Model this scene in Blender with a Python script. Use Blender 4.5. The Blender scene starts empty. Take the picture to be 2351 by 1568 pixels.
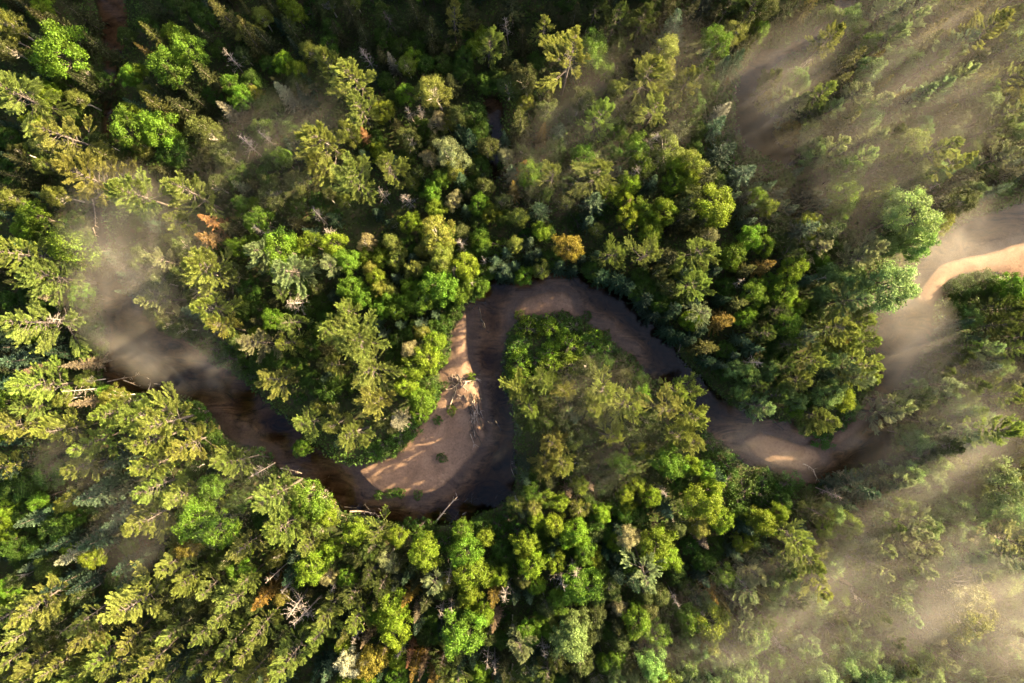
import bpy, math, random
import numpy as np
from mathutils import Vector

# ------------------------------------------------------------------ camera, sky, sun, exposure
scene = bpy.context.scene
COL = scene.collection
CAM_H = 120.0                      # the drone hangs 120 m above the water
VIEW_W = 180.0                     # metres of river level across the picture (24 mm lens)
F = VIEW_W / 2351.0                # metres per unit of the tracing of the river plan
SUN_AZ, SUN_EL = math.radians(24), math.radians(22.5)

cam_data = bpy.data.cameras.new("camera")
cam_data.lens, cam_data.sensor_width = 24.0, 36.0
cam_data.clip_start, cam_data.clip_end = 1.0, 3000.0
camera = bpy.data.objects.new("camera", cam_data)
camera.location = (0, 0, CAM_H)
COL.objects.link(camera)
scene.camera = camera

sunv = Vector((math.cos(SUN_AZ) * math.cos(SUN_EL), math.sin(SUN_AZ) * math.cos(SUN_EL), math.sin(SUN_EL)))
world = bpy.data.worlds.new("World")
scene.world = world
world.use_nodes = True
wt = world.node_tree
sky = wt.nodes.new("ShaderNodeTexSky")
sky.sky_type = 'NISHITA'
sky.sun_disc = False
sky.sun_elevation = SUN_EL
sky.sun_rotation = math.atan2(sunv.x, sunv.y)
sky.air_density, sky.dust_density, sky.ozone_density = 0.7, 5.0, 0.3
bg = wt.nodes["Background"]
bg.inputs[1].default_value = 0.09
wt.links.new(sky.outputs[0], bg.inputs[0])

sun_data = bpy.data.lights.new("sun", 'SUN')
sun_data.energy = 5.0
sun_data.angle = math.radians(0.5)
sun_data.color = (1.0, 0.77, 0.42)
sun = bpy.data.objects.new("sun", sun_data)
sun.rotation_euler = sunv.to_track_quat('Z', 'Y').to_euler()
sun.location = sunv * 300
COL.objects.link(sun)

vs = scene.view_settings
vs.view_transform, vs.look, vs.gamma, vs.use_curve_mapping = 'Standard', 'None', 1.0, False
vs.exposure = 2.86

cy = scene.cycles
cy.max_bounces, cy.diffuse_bounces, cy.glossy_bounces = 4, 2, 2
cy.transmission_bounces, cy.transparent_max_bounces, cy.volume_bounces = 2, 6, 2
cy.volume_step_rate, cy.volume_max_steps = 0.5, 128
cy.caustics_reflective = cy.caustics_refractive = False
cy.use_adaptive_sampling, cy.adaptive_threshold = True, 0.03

rng = np.random.default_rng(11)


# ------------------------------------------------------------------ helpers
def tag(o, label=None, cat=None, group=None, kind=None):
    for k, v in (("label", label), ("category", cat), ("group", group), ("kind", kind)):
        if v:
            o[k] = v
    return o


def link(name, mesh, parent=None):
    o = bpy.data.objects.new(name, mesh)
    COL.objects.link(o)
    if parent:
        o.parent = parent
    return o


def mesh_np(name, verts, faces, mat=None, tint=None, smooth=False):
    """one mesh from an (N,3) array and an (M,k) array of indices"""
    me = bpy.data.meshes.new(name)
    verts = np.asarray(verts, np.float32)
    faces = np.asarray(faces, np.int32)
    m, k = faces.shape
    me.vertices.add(len(verts))
    me.vertices.foreach_set("co", verts.ravel())
    me.loops.add(m * k)
    me.loops.foreach_set("vertex_index", faces.ravel())
    me.polygons.add(m)
    me.polygons.foreach_set("loop_start", np.arange(m, dtype=np.int32) * k)
    if smooth:
        me.polygons.foreach_set("use_smooth", np.ones(m, bool))
    if tint is not None:
        a = me.attributes.new("tint", 'FLOAT', 'POINT')
        a.data.foreach_set("value", np.asarray(tint, np.float32))
    me.update(calc_edges=True)
    if mat:
        me.materials.append(mat)
    return me


def unit(v):
    return v / np.maximum(np.linalg.norm(v, axis=-1, keepdims=True), 1e-9)


def blades(P, D, L, W, r, flat=None):
    """leaf-sized kite faces: base P, direction D, length L, width W"""
    n = len(P)
    D = unit(D)
    rnd = unit(r.normal(size=(n, 3))) if flat is None else unit(flat)
    S = unit(np.cross(D, rnd)) * (np.asarray(W).reshape(-1, 1) * 0.5)
    L = np.asarray(L).reshape(-1, 1)
    mid = P + D * L * 0.55
    V = np.stack([P, mid + S, P + D * L, mid - S], 1).reshape(-1, 3)
    Fc = np.arange(4 * n).reshape(n, 4)
    return V, Fc


def merge(parts):
    V, Fc, T, o = [], [], [], 0
    for v, f, t in parts:
        V.append(v); Fc.append(f + o); T.append(t); o += len(v)
    return np.concatenate(V), np.concatenate(Fc), np.concatenate(T)


def tube(pts, rad, sides=5):
    """tapered tube along a polyline -> verts, quad faces"""
    pts = np.asarray(pts, float); n = len(pts)
    rad = np.broadcast_to(np.asarray(rad, float), (n,))
    tan = unit(np.gradient(pts, axis=0))
    up = np.array([0.31, 0.17, 0.93]) if abs(tan[0][2]) < 0.9 else np.array([1.0, 0.1, 0.0])
    a = unit(np.cross(tan, up)); b = np.cross(tan, a)
    th = np.arange(sides) / sides * 2 * math.pi
    V = pts[:, None] + rad[:, None, None] * (np.cos(th)[None, :, None] * a[:, None] + np.sin(th)[None, :, None] * b[:, None])
    fs = []
    for i in range(n - 1):
        for j in range(sides):
            k = (j + 1) % sides
            fs.append((i * sides + j, i * sides + k, (i + 1) * sides + k, (i + 1) * sides + j))
    # close the ends with degenerate-free quads
    V = V.reshape(-1, 3)
    V = np.vstack([V, pts[:1], pts[-1:]])
    c0, c1 = len(V) - 2, len(V) - 1
    for j in range(0, sides):
        k = (j + 1) % sides
        pass
    return V, np.array(fs)


def tubes(lst, sides=4):
    V, Fc, o = [], [], 0
    for pts, rad in lst:
        v, f = tube(pts, rad, sides)
        V.append(v); Fc.append(f + o); o += len(v)
    return np.concatenate(V), np.concatenate(Fc)


# ------------------------------------------------------------------ materials
def new_mat(name):
    m = bpy.data.materials.new(name)
    m.use_nodes = True
    nt = m.node_tree
    return m, nt, nt.nodes["Principled BSDF"], nt.nodes["Material Output"]


def foliage_material():
    """leaf colour = the tree's own colour x leaf-to-leaf variation; part of the light passes through"""
    m, nt, pb, out = new_mat("foliage")
    N, Lk = nt.nodes, nt.links
    oi = N.new("ShaderNodeObjectInfo")
    at = N.new("ShaderNodeAttribute"); at.attribute_name = "tint"
    mp = N.new("ShaderNodeMapRange"); mp.inputs[3].default_value = 0.45; mp.inputs[4].default_value = 1.6
    Lk.new(at.outputs["Fac"], mp.inputs[0])
    hs = N.new("ShaderNodeHueSaturation")
    Lk.new(oi.outputs["Color"], hs.inputs["Color"])
    hm = N.new("ShaderNodeMapRange"); hm.inputs[3].default_value = 0.485; hm.inputs[4].default_value = 0.51
    Lk.new(at.outputs["Fac"], hm.inputs[0]); Lk.new(hm.outputs[0], hs.inputs["Hue"])
    Lk.new(mp.outputs[0], hs.inputs["Value"])
    Lk.new(hs.outputs[0], pb.inputs["Base Color"])
    pb.inputs["Roughness"].default_value = 0.6
    pb.inputs["Specular IOR Level"].default_value = 0.25
    tr = N.new("ShaderNodeBsdfTranslucent"); Lk.new(hs.outputs[0], tr.inputs[0])
    mx = N.new("ShaderNodeMixShader"); mx.inputs[0].default_value = 0.36
    Lk.new(pb.outputs[0], mx.inputs[1]); Lk.new(tr.outputs[0], mx.inputs[2]); Lk.new(mx.outputs[0], out.inputs[0])
    return m


def bark_material(name, c1, c2, scale=3.0):
    m, nt, pb, out = new_mat(name)
    N, Lk = nt.nodes, nt.links
    tc = N.new("ShaderNodeTexCoord")
    no = N.new("ShaderNodeTexNoise"); no.inputs["Scale"].default_value = scale; no.inputs["Detail"].default_value = 4
    Lk.new(tc.outputs["Object"], no.inputs["Vector"])
    cr = N.new("ShaderNodeValToRGB")
    cr.color_ramp.elements[0].position, cr.color_ramp.elements[1].position = 0.35, 0.65
    cr.color_ramp.elements[0].color, cr.color_ramp.elements[1].color = (*c1, 1), (*c2, 1)
    Lk.new(no.outputs["Fac"], cr.inputs[0]); Lk.new(cr.outputs[0], pb.inputs["Base Color"])
    pb.inputs["Roughness"].default_value = 0.85
    return m


FOLIAGE = foliage_material()
BARK = bark_material("bark", (0.05, 0.04, 0.033), (0.13, 0.105, 0.09))
PALE_BARK = bark_material("birch_bark", (0.30, 0.26, 0.22), (0.55, 0.50, 0.44))
DEAD_WOOD = bark_material("dead_wood", (0.16, 0.135, 0.12), (0.36, 0.31, 0.27))
WET_WOOD = bark_material("wet_wood", (0.015, 0.012, 0.011), (0.055, 0.042, 0.034))
DRIFT_WOOD = bark_material("driftwood", (0.20, 0.14, 0.10), (0.46, 0.36, 0.28))

# ------------------------------------------------------------------ the river plan (tracing units: 2351 across)
def gx(p):
    p = np.asarray(p, float)
    return np.stack([(p[..., 0] - 1175.5) * F, -(p[..., 1] - 784.0) * F], -1)


CORRIDOR = [  # main river, bank to bank
    (215, -60), (222, 40), (232, 110), (236, 200), (232, 280), (224, 340), (214, 420), (208, 500), (217, 563), (207, 606), (213, 656), (233, 683), (240, 740), (243, 803),
    (233, 850), (240, 889), (277, 903), (350, 906), (433, 916), (467, 939), (490, 966), (510, 1003), (552, 1028), (600, 1048),
    (627, 1065), (643, 1082), (683, 1099), (733, 1119), (773, 1155), (784, 1172), (850, 1189), (934, 1208), (997, 1204),
    (1070, 1199), (1104, 1172), (1150, 1155), (1177, 1129), (1184, 1079), (1186, 1030), (1184, 989), (1177, 939), (1160, 889), (1156, 850),
    (1160, 806), (1167, 769), (1190, 739), (1225, 730), (1267, 729), (1334, 739), (1367, 763), (1400, 786), (1427, 816), (1470, 843),
    (1500, 876), (1545, 900), (1590, 925), (1612, 965), (1625, 1000), (1650, 1020), (1701, 1062), (1727, 1075), (1781, 1089), (1808, 1098), (1844, 1122),
    (1867, 1119), (1917, 1095), (1967, 1072), (2034, 1058), (2044, 1016), (2044, 956), (2054, 906), (2075, 872), (2110, 823), (2146, 775),
    (2148, 709), (2182, 649), (2217, 636), (2284, 633), (2344, 653), (2420, 660), (2600, 600), (3000, 470), (3000, 150), (2560, 380), (2470, 430), (2351, 462), (2270, 485), (2190, 520),
    (2130, 560), (2105, 590), (2090, 640), (2060, 690), (2015, 722), (2005, 780), (2004, 840), (2000, 892), (1967, 939), (1927, 976), (1890, 1000), (1854, 996),
    (1827, 969), (1767, 959), (1690, 933), (1640, 895), (1600, 858), (1567, 826), (1557, 806), (1540, 776), (1510, 739), (1467, 709), (1443, 679),
    (1400, 656), (1350, 645), (1317, 622), (1263, 619), (1200, 626), (1160, 637), (1117, 639), (1100, 665), (1074, 689), (1044, 729), (1030, 763), (1028, 816),
    (1000, 849), (1008, 889), (1000, 913), (970, 959), (940, 996), (904, 1040), (850, 1059), (804, 1060), (755, 1042), (717, 1016), (667, 963),
    (617, 923), (583, 889), (550, 863), (500, 833), (467, 813), (433, 776), (375, 735), (300, 673), (273, 629), (256, 573), (236, 500), (236, 420), (248, 340),
    (262, 280), (274, 200), (290, 110), (295, 40), (292, -60)]
POND = [(1854, 80), (1801, 106), (1747, 107), (1718, 140), (1701, 173), (1689, 207), (1688, 255), (1690, 300), (1711, 337), (1747, 360), (1801, 382),
        (1836, 362), (1836, 320), (1787, 327), (1781, 287), (1791, 243), (1754, 247), (1734, 233), (1747, 193), (1781, 157), (1814, 130), (1870, 105),
        (1915, 82), (1960, 30), (1990, -60), (1925, -60), (1905, 20)]
CREEK = [(1105, 215), (1150, 225), (1160, 255), (1152, 300), (1146, 350), (1146, 415), (1126, 415), (1126, 350), (1130, 300), (1108, 265)]
SAND_BIG = [(904, 1042), (940, 996), (970, 959), (1000, 913), (1004, 880), (1000, 849), (1028, 812), (1030, 763), (1044, 729), (1074, 689), (1079, 712),
            (1080, 776), (1082, 816), (1092, 850), (1106, 876), (1114, 923), (1118, 960), (1118, 1010), (1100, 1045), (1075, 1070), (1052, 1098), (1022, 1124), (983, 1142),
            (934, 1149), (884, 1142), (850, 1122), (830, 1098), (812, 1078), (850, 1059)]
SAND_TIP = [(1172, 765), (1174, 709), (1200, 676), (1250, 663), (1300, 660), (1324, 676), (1331, 709), (1346, 729), (1384, 764), (1420, 802), (1400, 786),
            (1367, 763), (1334, 739), (1267, 729), (1190, 739)]
SAND_RIGHT = [(1885, 1012), (1927, 976), (1967, 939), (2000, 892), (2009, 915), (2006, 955), (1990, 985), (1962, 1010), (1925, 1028), (1895, 1030)]
SAND_LOW = [(1690, 1010), (1740, 985), (1800, 1000), (1880, 1025), (1900, 1058), (1850, 1092), (1790, 1080), (1730, 1056)]
SAND_FLAT = [(2096, 690), (2118, 645), (2150, 606), (2182, 590), (2262, 572), (2351, 549), (2600, 470), (3000, 300), (3000, 440), (2600, 580), (2440, 650), (2344, 653), (2284, 633), (2217, 636), (2182, 649), (2148, 709), (2120, 715)]
# x, y, radius, extra depth (m)
DEPTH_SPOTS = [(500, 965, 36, -.3), (560, 1000, 32, -.3), (620, 1035, 32, -.3), (690, 1075, 30, -.25), (1400, 745, 26, -.2), (1450, 800, 26, -.2), (1140, 905, 28, .7), (760, 1120, 30, .25), (820, 1160, 25, .3), (1160, 1060, 42, 1.0), (1165, 960, 36, .8), (1120, 1150, 50, 1.0), (1020, 1185, 40, .5), (900, 1185, 35, .35), (1115, 830, 26, .75), (1135, 740, 25, .25), (1150, 650, 30, .7), (1230, 640, 28, .6),
               (1330, 650, 40, 1.1), (1420, 680, 36, 1.1), (1480, 730, 36, 1.1), (1530, 790, 36, 1.1), (1470, 800, 25, -.1), (1440, 830, 16, .8), (1480, 862, 18, .9), (1570, 870, 50, 1.1), (1630, 930, 40, .6),
               (290, 790, 45, 1.2), (350, 860, 50, 1.0), (410, 880, 40, .9), (480, 870, 36, .7), (560, 910, 36, .6), (640, 975, 36, .7), (700, 1035, 30, .6), (225, 620, 40, .9), (225, 520, 40, .9), (240, 420, 40, .8),
               (1740, 300, 80, 1.2), (1820, 360, 40, 1.0), (1720, 200, 50, .6), (1136, 350, 60, 1.0), (1980, 1050, 40, .8), (2030, 980, 40, .9), (1900, 1085, 35, .6), (2040, 850, 50, .6), (2060, 760, 40, .3), (2230, 530, 60, .5)]


# humps of drifted sand on the bars: x, y, radius, height
BAR_BUMPS = [(1062, 880, 16, .55), (1055, 905, 16, .7), (1078, 895, 14, .6), (1072, 925, 14, .45), (1088, 930, 9, .4), (1098, 985, 10, .25), (1085, 955, 8, -.25), (1100, 950, 6, -.3), (1108, 1000, 8, .2), (1060, 850, 14, .3), (1045, 800, 14, .25)]


def poly_sdf(px, py, poly):
    """signed distance (negative inside) of flat arrays to a polygon in metres"""
    P = gx(poly)
    d2 = np.full(px.shape, 1e18); inside = np.zeros(px.shape, bool)
    for a, b in zip(P, np.roll(P, -1, 0)):
        e = b - a
        wx, wy = px - a[0], py - a[1]
        t = np.clip((wx * e[0] + wy * e[1]) / (e @ e + 1e-12), 0, 1)
        dx, dy = wx - e[0] * t, wy - e[1] * t
        d2 = np.minimum(d2, dx * dx + dy * dy)
        c = (a[1] > py) != (b[1] > py)
        with np.errstate(divide='ignore', invalid='ignore'):
            xi = a[0] + (py - a[1]) / (b[1] - a[1] + 1e-15) * e[0]
        inside ^= c & (px < xi)
    return np.where(inside, -1, 1) * np.sqrt(d2)


def vnoise(x, y, seed=0):
    """smooth value noise on flat arrays, -1..1"""
    def hsh(i, j):
        v = np.sin(i * 127.1 + j * 311.7 + seed * 74.7) * 43758.5453
        return (v - np.floor(v)) * 2 - 1
    i, j = np.floor(x), np.floor(y)
    u, v = x - i, y - j
    u, v = u * u * (3 - 2 * u), v * v * (3 - 2 * v)
    return (hsh(i, j) * (1 - u) + hsh(i + 1, j) * u) * (1 - v) + (hsh(i, j + 1) * (1 - u) + hsh(i + 1, j + 1) * u) * v


def fbm(x, y, seed=0, o=4):
    s, a = 0, 1.0
    for k in range(o):
        s = s + a * vnoise(x * 2 ** k, y * 2 ** k, seed + k); a *= .5
    return s / 1.9


def sm(t):
    t = np.clip(t, 0, 1)
    return t * t * (3 - 2 * t)


def plan(px, py):
    wob = 0.55 * fbm(px / 2.6, py / 2.6, 3)
    c = np.minimum(poly_sdf(px, py, CORRIDOR), poly_sdf(px, py, POND))
    c = np.minimum(c, poly_sdf(px, py, CREEK)) + wob
    s = poly_sdf(px, py, SAND_BIG)
    for q in (SAND_TIP, SAND_RIGHT, SAND_FLAT, SAND_LOW):
        s = np.minimum(s, poly_sdf(px, py, q))
    return c, s + 0.5 * wob


def terrain(px, py):
    """height, corridor distance, sand distance; the water stands at z = 0"""
    c, s = plan(px, py)
    spots = 0.0
    for x, y, r, d in DEPTH_SPOTS:
        p = gx((x, y)); rr = r * F
        spots = spots + 1.45 * d * np.exp(-((px - p[0]) ** 2 + (py - p[1]) ** 2) / (rr * rr))
    bed = -(0.05 + np.clip(0.20 + spots + 0.14 * fbm(px / 5, py / 2.2, 8), 0, 2) * sm(s / 4.0))
    bar = 0.0 + 0.32 * sm(-s / 2.4) + 0.05 * fbm(px / 2.5, py / 2.5, 5)
    for x, y, rx, d in BAR_BUMPS:
        p = gx((x, y)); rr = rx * F
        bar = bar + d * np.exp(-((px - p[0]) ** 2 + (py - p[1]) ** 2) / (rr * rr)) * (1 + .5 * fbm(px / .9, py / .9, 31))
    river = np.where(s < 0, bar * sm(-s / 1.6) + bed * (1 - sm(-s / 1.6)), bed)
    land = 0.35 + 0.8 * sm(c / 6) + 0.3 * fbm(px / 9, py / 9, 21) * sm(c / 3)
    t = sm((c + 0.5) / 1.1)
    return river * (1 - t) + land * t, c, s


# ------------------------------------------------------------------ ground sheet: forest floor, banks, sand and river bed
def build_ground():
    xs = np.concatenate([np.linspace(-900, -112, 14)[:-1], np.arange(-112, 112.01, 0.4), np.linspace(112, 900, 14)[1:]])
    ys = np.concatenate([np.linspace(-900, -80, 14)[:-1], np.arange(-80, 80.01, 0.4), np.linspace(80, 900, 14)[1:]])
    X, Y = np.meshgrid(xs, ys)
    px, py = X.ravel(), Y.ravel()
    z, c, s = terrain(px, py)
    nx, ny = len(xs), len(ys)
    idx = np.arange(nx * ny).reshape(ny, nx)
    fc = np.stack([idx[:-1, :-1], idx[:-1, 1:], idx[1:, 1:], idx[1:, :-1]], -1).reshape(-1, 4)
    m, nt, pb, out = new_mat("ground")
    N, Lk = nt.nodes, nt.links
    tc = N.new("ShaderNodeTexCoord")

    def noise(scale, detail=5, rough=.6, dist=0.0):
        n = N.new("ShaderNodeTexNoise"); n.inputs["Scale"].default_value = scale; n.inputs["Detail"].default_value = detail
        n.inputs["Roughness"].default_value = rough; n.inputs["Distortion"].default_value = dist
        Lk.new(tc.outputs["Object"], n.inputs["Vector"]); return n

    def ramp(src, stops):
        r = N.new("ShaderNodeValToRGB"); e = r.color_ramp.elements
        e[0].position, e[0].color = stops[0][0], (*stops[0][1], 1); e[1].position, e[1].color = stops[-1][0], (*stops[-1][1], 1)
        for p, col in stops[1:-1]:
            q = e.new(p); q.color = (*col, 1)
        Lk.new(src, r.inputs[0]); return r
    sand = ramp(noise(0.22, 6, .65, 1.2).outputs["Fac"], [(0.25, (0.115, 0.072, 0.049)), (0.5, (0.168, 0.106, 0.072)), (0.75, (0.235, 0.154, 0.106))])
    grain = ramp(noise(2.4, 8, .75, .4).outputs["Fac"], [(0.28, (0.5, 0.48, 0.46)), (0.45, (0.92, 0.92, 0.92)), (0.72, (1.2, 1.2, 1.2))])
    mul = N.new("ShaderNodeMix"); mul.data_type = 'RGBA'; mul.blend_type = 'MULTIPLY'; mul.inputs[0].default_value = 1
    Lk.new(sand.outputs[0], mul.inputs[6]); Lk.new(grain.outputs[0], mul.inputs[7])
    # wet sand near the water line is darker
    geo = N.new("ShaderNodeNewGeometry"); sp = N.new("ShaderNodeSeparateXYZ"); Lk.new(geo.outputs["Position"], sp.inputs[0])
    wet = N.new("ShaderNodeMapRange"); wet.inputs[1].default_value = 0.0; wet.inputs[2].default_value = 0.13
    wet.inputs[3].default_value = 0.62; wet.inputs[4].default_value = 1.0; Lk.new(sp.outputs[2], wet.inputs[0])
    wm = N.new("ShaderNodeVectorMath"); wm.operation = 'SCALE'; Lk.new(mul.outputs[2], wm.inputs[0]); Lk.new(wet.outputs[0], wm.inputs[3])
    mp = N.new("ShaderNodeMapping"); mp.inputs["Scale"].default_value = (.16, .42, 1); mp.inputs["Rotation"].default_value = (0, 0, math.radians(38)); Lk.new(tc.outputs["Object"], mp.inputs[0])
    ns = noise(1.0, 5, .62, 2.2); Lk.new(mp.outputs[0], ns.inputs["Vector"])
    silt = ramp(ns.outputs["Fac"], [(0.33, (0.18, 0.19, 0.22)), (0.45, (1.0, 0.96, 0.9)), (0.62, (1.9, 1.8, 1.6))])
    under = N.new("ShaderNodeMapRange"); under.inputs[1].default_value = -0.02; under.inputs[2].default_value = -0.14; Lk.new(sp.outputs[2], under.inputs[0])
    bed = N.new("ShaderNodeMix"); bed.data_type = 'RGBA'; bed.blend_type = 'MULTIPLY'
    Lk.new(under.outputs[0], bed.inputs[0]); Lk.new(wm.outputs[0], bed.inputs[6]); Lk.new(silt.outputs[0], bed.inputs[7])
    floor = ramp(noise(0.7, 6, .7).outputs["Fac"], [(0.3, (0.018, 0.026, 0.008)), (0.5, (0.035, 0.045, 0.013)), (0.68, (0.06, 0.042, 0.024))])
    at = N.new("ShaderNodeAttribute"); at.attribute_name = "tint"
    mix = N.new("ShaderNodeMix"); mix.data_type = 'RGBA'
    Lk.new(at.outputs["Fac"], mix.inputs[0]); Lk.new(floor.outputs[0], mix.inputs[6]); Lk.new(bed.outputs[2], mix.inputs[7])
    Lk.new(mix.outputs[2], pb.inputs["Base Color"])
    pb.inputs["Roughness"].default_value = 0.9
    pb.inputs["Specular IOR Level"].default_value = 0.2
    bp = N.new("ShaderNodeBump"); bp.inputs["Strength"].default_value = 0.5; bp.inputs["Distance"].default_value = 0.12
    Lk.new(noise(2.2, 6, .7).outputs["Fac"], bp.inputs["Height"]); Lk.new(bp.outputs[0], pb.inputs["Normal"])
    o = link("ground", mesh_np("ground", np.stack([px, py, z], -1), fc, m, tint=sm((-0.15 - c) / 0.6), smooth=True))
    tag(o, kind="structure")
    # water: one level sheet over the wet cells, clear amber over the shallows, nearly black over the pools
    wetcell = (z < 0.02) & (c < 0.6)
    keep = wetcell[fc].any(1)
    f2 = fc[keep]
    used, inv = np.unique(f2, return_inverse=True)
    depth = np.clip(-z[used], 0, 2)
    m, nt, pb, out = new_mat("water")
    N, Lk = nt.nodes, nt.links
    at = N.new("ShaderNodeAttribute"); at.attribute_name = "tint"
    comb = N.new("ShaderNodeCombineColor")
    for i, k in enumerate((1.15, 1.45, 2.1)):
        a = N.new("ShaderNodeMath"); a.operation = 'MULTIPLY'; a.inputs[1].default_value = -k; Lk.new(at.outputs["Fac"], a.inputs[0])
        b = N.new("ShaderNodeMath"); b.operation = 'EXPONENT'; Lk.new(a.outputs[0], b.inputs[0]); Lk.new(b.outputs[0], comb.inputs[i])
    tr = N.new("ShaderNodeBsdfTransparent"); Lk.new(comb.outputs[0], tr.inputs[0])
    gl = N.new("ShaderNodeBsdfGlossy"); gl.inputs["Roughness"].default_value = 0.08
    tc = N.new("ShaderNodeTexCoord")
    no = N.new("ShaderNodeTexNoise"); no.inputs["Scale"].default_value = 1.6; no.inputs["Detail"].default_value = 3; no.inputs["Distortion"].default_value = 1.5
    Lk.new(tc.outputs["Object"], no.inputs["Vector"])
    bp = N.new("ShaderNodeBump"); bp.inputs["Strength"].default_value = 0.25; bp.inputs["Distance"].default_value = 0.05
    Lk.new(no.outputs["Fac"], bp.inputs["Height"]); Lk.new(bp.outputs[0], gl.inputs["Normal"])
    fr = N.new("ShaderNodeFresnel"); fr.inputs[0].default_value = 1.33; Lk.new(bp.outputs[0], fr.inputs[1])
    mx = N.new("ShaderNodeMixShader"); Lk.new(fr.outputs[0], mx.inputs[0]); Lk.new(tr.outputs[0], mx.inputs[1]); Lk.new(gl.outputs[0], mx.inputs[2])
    Lk.new(mx.outputs[0], out.inputs[0])
    nt.nodes.remove(pb)
    w = link("river_water", mesh_np("river_water", np.stack([px[used], py[used], np.zeros(len(used))], -1), inv.reshape(-1, 4), m, tint=depth, smooth=True))
    tag(w, kind="structure")


build_ground()


# ------------------------------------------------------------------ tree prototypes (crown mesh + trunk mesh, each kind in several growths)
def limb(p0, az, el, L, bend, n=5):
    s = np.linspace(0, 1, n)
    e = el + bend * s
    step = np.stack([np.cos(e) * math.cos(az), np.cos(e) * math.sin(az), np.sin(e)], -1) * (L / (n - 1))
    pts = np.vstack([[p0], p0 + np.cumsum(step[1:], 0)])
    return pts


def along(pts, t):
    n = len(pts) - 1
    i = np.minimum((t * n).astype(int), n - 1); u = (t * n - i)[:, None]
    return pts[i] * (1 - u) + pts[i + 1] * u, unit(pts[i + 1] - pts[i])


def pine_proto(seed, h=20.0, R=4.8, z0=0.32, nb=58, sparse=1.0):
    """white pine: branches fork into separate upswept plumes of needles"""
    r = np.random.default_rng(seed)
    parts, wood = [], [(np.array([[0, 0, -0.3], [.1 * r.normal(), .1 * r.normal(), h * .5], [0.15 * r.normal(), 0.15 * r.normal(), h * .98]]), (0.34, 0.22, 0.04))]
    lop = r.uniform(0, 6.28)
    for i in range(nb):
        t = ((i + r.uniform(0, 1)) / nb) ** 0.8
        z = h * (z0 + (1 - z0) * t)
        az = i * 2.39996 + r.normal() * .35
        L = (R * (1 - t) ** 0.6 * r.uniform(.45, 1.28) + 0.5) * (1 + .22 * math.cos(az - lop))
        el = math.radians(-4 + 62 * t ** 1.6) + r.normal() * .1
        pts = limb(np.array([0, 0, z]), az, el, L, .35 + r.normal() * .12)
        wood.append((pts, np.linspace(.075, .02, 5)))
        bt = r.normal() * .13
        ax = [(along(pts, np.array([.55]))[0][0], along(pts, np.array([.999]))[0][0])]
        m = int(2 + L * 1.9)
        for k in range(m):
            if r.uniform() > sparse:
                continue
            q = .25 + .72 * (k + r.uniform()) / m
            c, d = (w[0] for w in along(pts, np.array([q])))
            sd = unit(np.cross(d, [0, 0, 1.0])) * (-1) ** k
            ln = (.46 * L * (1.12 - q) + .5) * r.uniform(.65, 1.2)
            e = c + unit(d * .9 + sd * r.uniform(.28, .7) + np.array([0, 0, r.uniform(.1, .4)])) * ln
            ax.append((c, e)); wood.append((np.stack([c, e]), (.02, .01)))
        for c, e in ax:
            ln = np.linalg.norm(e - c)
            n = int(20 + 44 * ln)
            u = r.uniform(.1, 1, n) ** .75
            d = unit(e - c)
            rad = unit(np.cross(r.normal(size=(n, 3)), d))
            P = c + (e - c) * u[:, None] + rad * .05
            D = d * r.uniform(.6, 1.1, (n, 1)) + rad * r.uniform(.25, .75, (n, 1)) + np.array([0, 0, .22])
            v, f = blades(P, D, r.uniform(.26, .48, n) * (1.1 - .35 * u), r.uniform(.055, .105, n), r)
            parts.append((v, f, np.clip(.48 + bt + .10 * np.repeat(u, 4) + np.repeat(r.normal(size=n) * .11, 4), 0, 1)))
    return merge(parts), tubes(wood)


def spruce_proto(seed, h=12.0, R=1.9, z0=0.08, droop=-.35, dens=1.0):
    r = np.random.default_rng(seed)
    parts, wood = [], [(np.array([[0, 0, -0.3], [0, 0, h * .5], [0.04, 0.02, h]]), (0.2, 0.12, 0.02))]
    nb = int(120 * dens)
    for i in range(nb):
        t = (i + r.uniform()) / nb
        z = h * (z0 + (1 - z0) * t)
        az = i * 2.39996 + r.normal() * .3
        L = R * ((1 - t) ** .85) * r.uniform(.65, 1.15) + .18
        el = droop * (1 - t) + .7 * t ** 3
        pts = limb(np.array([0, 0, z]), az, el, L, .25)
        ns = max(3, int(L / .2))
        ts = np.linspace(.2, 1, ns)
        C, D = along(pts, np.minimum(ts, .999))
        side = unit(np.cross(D, [0, 0, 1.0]))
        P_, D_ = [], []
        for sg in (-1, 0, 1):
            td = unit(D + sg * side * r.uniform(.5, .9, (ns, 1)) - np.array([0, 0, .1 * abs(sg)]))
            P_ += [C, C]; D_ += [td, td]
        P_, D_ = np.concatenate(P_), np.concatenate(D_) + r.normal(size=(6 * ns, 3)) * .28
        l = (.22 + .25 * (1 - np.tile(ts, 6))) * r.uniform(.7, 1.3, 6 * ns) * (.6 + .4 * (1 - t))
        v, f = blades(P_ + r.normal(size=P_.shape) * .04, D_, l, r.uniform(.10, .17, len(P_)), r)
        parts.append((v, f, np.clip(.5 + .16 * r.normal() + np.repeat(r.normal(size=len(P_)) * .13, 4), 0, 1)))
    v, f = blades(np.array([[0, 0, h - .5], [0, 0, h - .2]]), np.array([[.05, 0, 1.], [0, .05, 1.]]), [.8, .7], [.14, .12], r)
    parts.append((v, f, np.full(8, .7)))
    return merge(parts), tubes(wood)


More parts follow.
